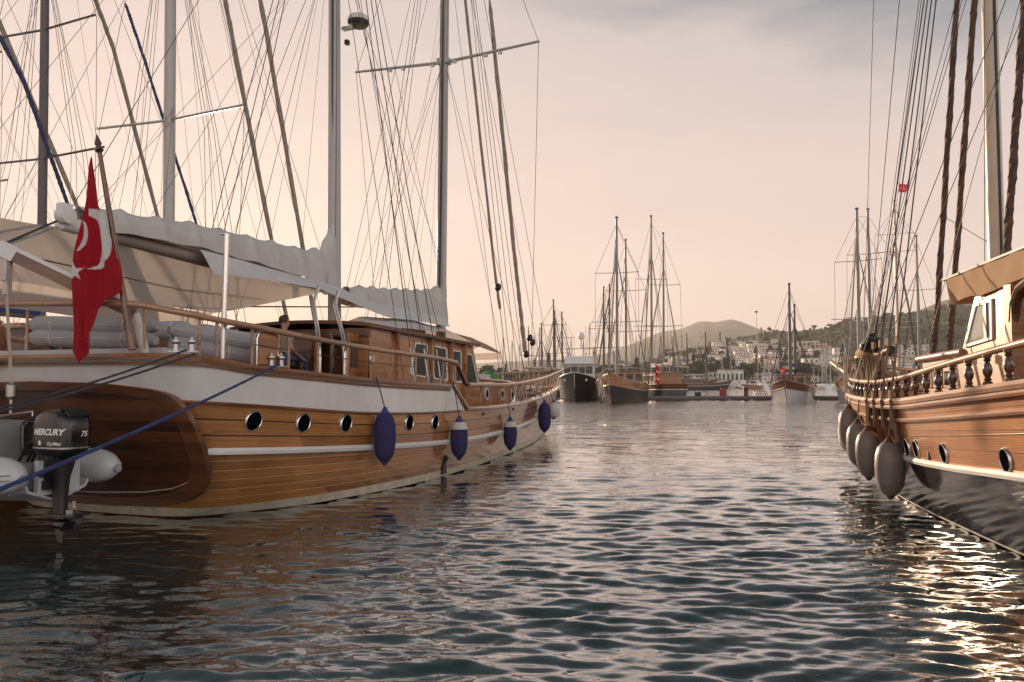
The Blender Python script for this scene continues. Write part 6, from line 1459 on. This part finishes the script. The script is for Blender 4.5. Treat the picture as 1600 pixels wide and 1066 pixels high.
for k, px in enumerate((1058, 1066, 1128, 1142, 1184, 1202, 1216, 1271, 1284, 1291, 1297, 1308, 1320, 1368, 1383, 1446, 1458)):
    sloop('white sloop with slim mast moored at the town quay under the houses', px, 232 + g_.uniform(-14, 14), g_.uniform(9, 12), g_.uniform(10.5, 15.5), PI / 2 + g_.uniform(-.35, .35), 'sloops at the town quay', cov='blue_tarp' if k % 2 else 'cover_canvas', mm='mast_cream' if k % 3 else 'mast_paint')
for k, px in enumerate((786, 800, 812, 826, 834, 843, 848, 856, 893, 912, 921, 929, 960, 994, 1003, 1033, 1046)):
    sloop('slim masted sloop moored on the left shore below the dark trees', px, 205 + g_.uniform(-30, 30), g_.uniform(9, 12), g_.uniform(9.5, 16), PI / 2 + g_.uniform(-.4, .4), 'sloops on the left shore', mm='mast_dark' if k % 2 else 'mast_paint')
def launch(lbl, px, y, L_, col, rz, grp=None):
    t = thing('motor_boat', lbl, 'motor boat', (far(px, y), y, 0), rz, grp); h = L_ / 2
    H = Hull(([-h, 0, h * .5, h], [L_ * .15, L_ * .17, L_ * .13, .02]), ([-h * .95, 0, h * .5, h * .9], [L_ * .13, L_ * .15, L_ * .09, .02]), (-h * .95, -.1), (h * .9, .4), 1.2)
    H.band(MB(), -.3, lambda a: 1.1 + .06 * (a + h), 3, 0, 1, n=14).build('hull', col, t)
    MB().add([(-h * .6, -L_ * .13, 1.0), (h * .5, -L_ * .09, 1.2), (h * .15, -L_ * .09, 2.5), (-h * .6, -L_ * .12, 2.6), (-h * .6, L_ * .13, 1.0), (h * .5, L_ * .09, 1.2), (h * .15, L_ * .09, 2.5), (-h * .6, L_ * .12, 2.6)], [(0, 1, 2, 3), (7, 6, 5, 4), (1, 5, 6, 2), (3, 2, 6, 7), (4, 0, 3, 7)]).build('cabin', 'white_gel', t, smooth=0)
    for sg in (1, -1): MB().box(-h * .45, h * .1, min(L_ * .128 * sg, L_ * .134 * sg), max(L_ * .128 * sg, L_ * .134 * sg), 1.8, 2.3).build('window', 'far_window', t, smooth=0)
    MB().box(h * .2, h * .4, -L_ * .08, L_ * .08, 1.75, 2.2).build('windscreen', 'far_window', t, smooth=0)
    return t
for k, (px, L_, lbl) in enumerate(((1131, 7, 'grey white motor cruiser at the town quay, right of the black masted gulet'), (1158, 6.5, 'white motor cruiser below the white building with teal windows'), (1196, 5.5, 'small white cruiser between the red roofed launch and the head-on gulet'))):
    launch(lbl, px, 228, L_, 'house_grey', 2.2 - .6 * k)
launch('small orange launch at the town quay right of the white cruiser', 1175, 222, 6.0, 'honey_trim', 2.4)

# ------------------------------------------------------------------ shore, town hill, mountain
ridge1 = cub([-900, 200, 700, 850, 940, 1000, 1040, 1090, 1140, 1180, 1240, 1290, 1330, 1380, 1450, 1600, 1900, 2600], [590, 588, 590, 590, 583, 571, 557, 546, 534, 525, 519, 515, 506, 498, 488, 470, 455, 450])
ridge2 = cub([1150, 1240, 1300, 1345, 1380, 1420, 1480, 1520, 1600, 1750, 2000, 2600], [575, 545, 522, 504, 496, 489, 469, 462, 452, 440, 445, 470])
ridge3 = cub([-1200, 0, 400, 700, 840, 928, 953, 977, 1000, 1025, 1070, 1090, 1111, 1120, 1138, 1150, 1165, 1180, 1202, 1223, 1300, 1500, 2400], [592, 588, 580, 570, 562, 556, 550, 541, 532, 521, 512, 503, 502, 503, 498, 499, 505, 511, 518, 523, 535, 548, 570])


def pxof(x, y): return 800 + FPX * x / y


def sstep(f): return f * f * (3 - 2 * f)


def h1(px, y):
    f = np.clip((y - 300) / 600, 0, 1); zr = np.maximum(598 - ridge1(px), 4) / FPX * 900
    return 1.25 + zr * (.55 * f + .45 * sstep(f)) * (1 - .25 * np.clip((y - 900) / 500, 0, 1)) + f * .7 * np.sin(px * .11 + y * .03)


def ridge_mesh(name, mat, ridge, y0, yr, y1, pxs, ny, amp, hf=None):
    rows = []
    for y in np.concatenate([np.linspace(y0, yr, ny), np.linspace(yr, y1, 6)[1:]]):
        r = []
        for px in pxs:
            if hf is not None: z = float(hf(px, y))
            else:
                f = min(1, (y - y0) / (yr - y0)); zr = (598 - float(ridge(px))) / FPX * yr
                z = 1 + zr * (.5 * f + .5 * sstep(f)) * (1 if y <= yr else 1 - .4 * (y - yr) / (y1 - yr)) + amp * f * (1 - .8 * f) * (math.sin(px * .043 + y * .004) + .6 * math.sin(px * .1 - y * .009) + .4 * math.sin(px * .23 + y * .013))
            r.append((far(px, y), y, z))
        rows.append(r)
    o = MB().grid(rows, flip=True).build(name, mat, smooth=80); o['kind'] = 'structure'; return o


def ground_mat(name, a, b, c, scale):
    m, nt, p = base_mat(name); tc = nd(nt, 'ShaderNodeTexCoord'); n1 = nd(nt, 'ShaderNodeTexNoise', i_Scale=scale, i_Detail=8.0, i_Roughness=.65); lk(nt, tc.outputs['Object'], n1.inputs[0])
    lk(nt, ramp(nt, n1.outputs[0], [(.36, a), (.5, b), (.64, c)]), p.inputs['Base Color']); p.inputs['Roughness'].default_value = .95; p.inputs['Specular IOR Level'].default_value = .1
ground_mat('hill_ground', (.035, .042, .02), (.075, .072, .038), (.17, .13, .08), .022)
ground_mat('far_ground', (.05, .052, .03), (.10, .085, .055), (.16, .12, .085), .006)
ridge_mesh('hill', 'hill_ground', ridge1, 296, 900, 1400, np.linspace(-600, 2500, 160), 30, 1, h1)
ridge_mesh('far_hill', 'hill_ground', ridge2, 1000, 1650, 2100, np.linspace(1150, 2500, 90), 16, 5)
ridge_mesh('mountain', 'far_ground', ridge3, 1500, 3000, 3600, np.linspace(-1100, 2300, 260), 24, 5)
o = MB().box(-260, 420, 262, 300, -1.5, 1.15).build('quay', 'concrete', smooth=0); o['kind'] = 'structure'

# ---- houses on the slope: a few patterns, each house an object with its own walls, roof and windows
def house_proto(k):
    g = random.Random(50 + k); w, d, h = [(9, 8, 6.4), (7, 7, 3.6), (12, 8, 6.6), (8, 9, 6.2), (6.5, 6.5, 5.8), (14, 8, 3.8)][k]
    col = ['house_white', 'house_white', 'house_cream', 'house_white', 'house_pink', 'house_grey'][k]
    t = thing('house', '', 'house'); mb = MB().box(-w / 2, w / 2, -d / 2, d / 2, -3, h)
    if k in (0, 2, 3): mb.box(-w / 2 + .4, w * .1, -d / 2 - 1.8, -d / 2, -3, h * .52)
    mb.build('wall', col, t, smooth=0)
    if k == 5 or k == 4:
        MB().add([(-w / 2 - .4, -d / 2 - .4, h), (w / 2 + .4, -d / 2 - .4, h), (w / 2 + .4, d / 2 + .4, h), (-w / 2 - .4, d / 2 + .4, h), (-w / 4, 0, h + 1.7), (w / 4, 0, h + 1.7)], [(0, 1, 5, 4), (1, 2, 5), (2, 3, 4, 5), (3, 0, 4), (3, 2, 1, 0)]).build('roof', 'roof_tile', t, smooth=0)
    else:
        mb = MB().box(-w / 2 + .2, w / 2 - .2, -d / 2 + .2, d / 2 - .2, h, h + .12)
        for x0, x1, y0, y1 in ((-w / 2 - .1, w / 2 + .1, -d / 2 - .1, -d / 2 + .15), (-w / 2 - .1, w / 2 + .1, d / 2 - .15, d / 2 + .1), (-w / 2 - .1, -w / 2 + .15, -d / 2 + .16, d / 2 - .16), (w / 2 - .15, w / 2 + .1, -d / 2 + .16, d / 2 - .16)): mb.box(x0, x1, y0, y1, h - .1, h + .5)
        mb.build('roof', 'roof_flat' if k != 2 else 'house_cream', t, smooth=0)
    nfl = 2 if h > 5 else 1; nw = max(2, int(w / 2.6))
    for f in range(nfl):
        for q in range(nw):
            x = lerp(-w / 2, w / 2, (q + .5) / nw); y = -d / 2 - (1.8 if (k in (0, 2, 3) and f == 0 and x < w * .1 and x > -w / 2 + .4) else 0)
            wo = MB().box(x - .55, x + .55, y - .04, y + .1, .9 + f * 2.9, 2.3 + f * 2.9 + (.5 if q == 1 else 0)).build('window', 'far_window', t, smooth=0)
    return t
HP = [house_proto(k) for k in range(6)]
HL = ['two storey white flat roofed house with a terrace on the town slope', 'small one storey white flat roofed house on the town slope', 'broad two storey cream house on the town slope', 'narrow two storey white house with a terrace on the town slope', 'two storey pink house with a tiled roof on the town slope', 'low grey house with a tiled roof on the town slope']
HG = ['white terrace houses', 'small white houses', 'cream houses', 'narrow white houses', 'pink houses', 'grey houses']
g_ = random.Random(77); used = [0] * 6; spots = []
tries = 0
while len(spots) < 285 and tries < 9000:
    tries += 1
    px = g_.uniform(1030, 1490); f = g_.random() ** 1.25 * .92; y = 312 + f * 570; z = float(h1(px, y)); yy = 598 - (z - CAMH) / y * FPX
    rh = 598 - float(ridge1(px)); rel = (598 - yy) / max(rh, 8)
    if px < 1060 and g_.random() > .3: continue
    lim = np.interp(px, [1030, 1100, 1180, 1260, 1340, 1490], [.80, .93, .88, .66, .48, .42])
    if rel > lim: continue
    if rel > lim - .2 and g_.random() > .45: continue
    if math.sin(px * .06 + y * .013) + math.sin(px * .021 - y * .02) < -1.0: continue
    if any(abs(px - a) < (6.6 * 500 / y) and abs(y - b) < 11 for a, b in spots): continue
    spots.append((px, y))
    k = g_.choices(range(6), [5, 4, 2.2, 4, 1, 1.2])[0]; loc = (far(px, y), y, z - .2); rz = g_.uniform(-.55, .55) + (-math.atan2(far(px, y), y)); sc = g_.uniform(.5, .82)
    if used[k]: r = dup(HP[k], loc, rz, HL[k], HG[k], (sc, sc, sc * g_.uniform(.85, 1.1)))
    else: r = HP[k]; r.location = loc; r.rotation_euler = (0, 0, rz); r['label'] = HL[k]; r['group'] = HG[k]; r.scale = (sc,) * 3
    used[k] += 1

def block(name, lbl, px, y, w, h, d, col, nw, nf, win='far_window', z=None, extra=None):
    t = thing(name, lbl, 'building', (far(px, y), y, float(h1(px, y)) - .2 if z is None else z), -math.atan2(far(px, y), y)); mb = MB().box(-w / 2, w / 2, -d / 2, d / 2, -2, h)
    if extra: mb.box(*extra)
    mb.build('wall', col, t, smooth=0); MB().box(-w / 2 - .3, w / 2 + .3, -d / 2 - .3, d / 2 + .3, h, h + .35).build('roof', 'roof_flat', t, smooth=0)
    for f in range(nf):
        for q in range(nw):
            x = lerp(-w / 2, w / 2, (q + .5) / nw); fh = h / nf; MB().box(x - w / nw * .28, x + w / nw * .28, -d / 2 - .06, -d / 2 + .1, f * fh + fh * .3, f * fh + fh * .78).build('window', win, t, smooth=0)
    return t
block('harbour_building', 'white waterfront building with a row of teal windows', 1141, 305, 9.5, 5.2, 8, 'house_white', 6, 1, 'teal_window')
block('harbour_building', 'long low waterfront building with a grey upper storey, right of the teal windowed one', 1205, 318, 17, 6.0, 8, 'house_grey', 9, 2)
block('hotel', 'largest cream hotel block on the slope right of the dark masts', 1264, 520, 13, 8, 9, 'house_cream', 5, 2); block('hotel', 'pink hotel wing stepping down beside the largest cream block', 1281, 512, 10, 6.5, 9, 'house_pink', 4, 2)
# tall lamp mast on the ridge
t = thing('light_mast', 'tall thin floodlight mast rising from the ridge against the mountain', 'light mast', (far(1183, 700), 700, float(h1(1183, 700)))); MB().tube([(0, 0, -1), (0, 0, 25)], .28, 6).build('pole', 'mast_dark', t); MB().lathe([(.2, 24.5), (1.3, 25), (1.3, 26.2), (.3, 26.6)], 8).build('lamp_head', 'mast_dark', t)

# ---- trees: tapered trunk with limbs and a crown of leaf-sized faces
def crown_mesh(seed, rx, rz_, zc, n, mat, size, kind):
    g = np.random.default_rng(seed); mb = MB(); cl = []
    for _ in range(11 if kind != 'cypress' else 14):
        if kind == 'cypress': z = g.random(); cl.append((g.normal() * .12, g.normal() * .12, z * 2 - 1, (.55 - .4 * abs(z - .35))))
        else:
            v = g.normal(size=3); v /= np.linalg.norm(v); v *= g.random() ** .5 * .72; v[2] = v[2] * (.8 if kind == 'round' else .5) + .05; cl.append((*v, .30 + .22 * g.random()))
    cl = np.array(cl); vs, fs = [], []
    for i in range(n):
        c = cl[g.integers(len(cl))]; v = g.normal(size=3); v /= np.linalg.norm(v); p = c[:3] + v * c[3] * g.random() ** .4
        P = np.array([p[0] * rx, p[1] * rx, zc + p[2] * rz_]); a = g.normal(size=3); a /= np.linalg.norm(a); b = np.cross(a, g.normal(size=3)); b /= np.linalg.norm(b) + 1e-9; s = size * (.6 + .8 * g.random())
        o = len(vs); vs += [tuple(P + a * s), tuple(P + b * s * .6), tuple(P - a * s), tuple(P - b * s * .6)]; fs.append((o, o + 1, o + 2, o + 3))
    mb.add(vs, fs); return mb
TP = []
for k, (kind, rx, rz_, zc, n, mat, sz) in enumerate((('round', 3.4, 2.8, 4.6, 420, 'leaf_far', .50), ('round', 2.7, 2.5, 4.0, 360, 'leaf_dark', .45), ('umbrella', 4.2, 2.0, 5.6, 420, 'leaf_dark', .5), ('cypress', 1.5, 5.0, 5.6, 380, 'leaf_dark', .42), ('round', 2.3, 1.8, 2.9, 320, 'leaf_olive', .42))):
    t = thing('tree', '', 'tree'); mb = MB().tube([(0, 0, -1), (.1, 0, zc * .5), (0, .1, zc)], [.32, .24, .12], 7)
    for q in range(4): mb.tube([(0.05, 0, zc * .55), (rx * .5 * math.cos(q * 1.7), rx * .5 * math.sin(q * 1.7), zc + .3)], [.13, .05], 5)
    mb.build('trunk', 'bark', t); crown_mesh(90 + k, rx, rz_, zc, n, mat, sz, kind).build('crown', mat, t, smooth=0); TP.append(t)
TL = ['broad leafy tree among the houses and along the shore', 'dark rounded tree among the houses and along the shore', 'dark spreading pine on the slope or shore', 'slim dark cypress among the houses', 'pale olive tree on the slope']
TG = ['broad leafy trees', 'dark rounded trees', 'spreading pines', 'cypresses', 'olive trees']
used = [0] * 5
def put_tree(k, px, y, sc):
    loc = (far(px, y), y, float(h1(px, y)) - .3); rz = g_.uniform(0, 6.28)
    if used[k]: dup(TP[k], loc, rz, TL[k], TG[k], sc)
    else: r = TP[k]; r.location = loc; r.rotation_euler = (0, 0, rz); r.scale = (sc,) * 3; r['label'] = TL[k]; r['group'] = TG[k]
    used[k] += 1
for _ in range(105): put_tree(g_.choices(range(5), [4, 5, 3, 2, 1])[0], g_.uniform(600, 1060) if g_.random() < .62 else g_.uniform(1060, 1560), g_.uniform(303, 360), g_.uniform(.7, 1.25))
for px, s in ((1092, 1.35), (1098, 1.5), (1104, 1.4), (1124, 1.5), (1131, 1.7), (1136, 1.4), (1150, .9), (1170, 1.2), (1180, 1.1), (1176, 1.3), (948, 1.3), (955, 1.1), (990, 1.35), (984, 1.1), (1010, 1.1), (1243, 1.2), (1252, 1.3), (1262, 1.2), (1275, 1.1), (1330, 1.4), (1340, 1.5), (1352, 1.3)): put_tree(1 if s > 1.3 else 0, px, g_.uniform(306, 330), s)
for _ in range(165):
    px = g_.uniform(1030, 1560); y = g_.uniform(340, 900); put_tree(g_.choices(range(5), [4, 4, 2, 1.5, 3])[0], px, y, g_.uniform(.7, 1.3))

# scrub covering the slopes: nobody could count it
g2 = np.random.default_rng(4); vs, fs = [], []
n = 26000; pxs = g2.uniform(850, 1750, n); ys = 330 + 600 * g2.random(n) ** .8
for px, y in zip(pxs, ys):
    rel = (y - 300) / 600
    dens = .25 + .75 * np.clip((px - 1180) / 150, 0, 1) * np.clip(rel * 1.6, 0, 1) + .35 * (rel > .8)
    if g2.random() > dens * (.55 + .45 * math.sin(px * .05 + y * .02)): continue
    z = float(h1(px, y)); x = far(px, y); s = .7 + 1.1 * g2.random(); c = np.array([x, y, z + s * .4])
    for _ in range(3):
        a = g2.normal(size=3); a /= np.linalg.norm(a); b = np.cross(a, g2.normal(size=3)); b /= np.linalg.norm(b) + 1e-9; p = c + g2.normal(size=3) * s * .35; o = len(vs)
        vs += [tuple(p + a * s), tuple(p + b * s), tuple(p - a * s), tuple(p - b * s)]; fs.append((o, o + 1, o + 2, o + 3))
o = MB().add(vs, fs).build('scrub_vegetation', 'leaf_olive', smooth=0); tag(o, 'grey green scrub covering the hillside above the town', 'vegetation', kind='stuff')

# ------------------------------------------------------------------ evening haze over the harbour
m = bpy.data.materials.new('evening_haze'); m.use_nodes = True; nt = m.node_tree; nt.nodes.clear()
out = nd(nt, 'ShaderNodeOutputMaterial'); pv = nd(nt, 'ShaderNodeVolumePrincipled'); pv.inputs['Color'].default_value = (.88, .86, .86, 1); pv.inputs['Density'].default_value = 2.3e-4; pv.inputs['Anisotropy'].default_value = .12
lk(nt, pv.outputs[0], out.inputs['Volume']); MATS['evening_haze'] = m
o = MB().box(-5600, 5600, -5500, 5600, -2.0, 265).build('haze', 'evening_haze', smooth=0); o['kind'] = 'stuff'
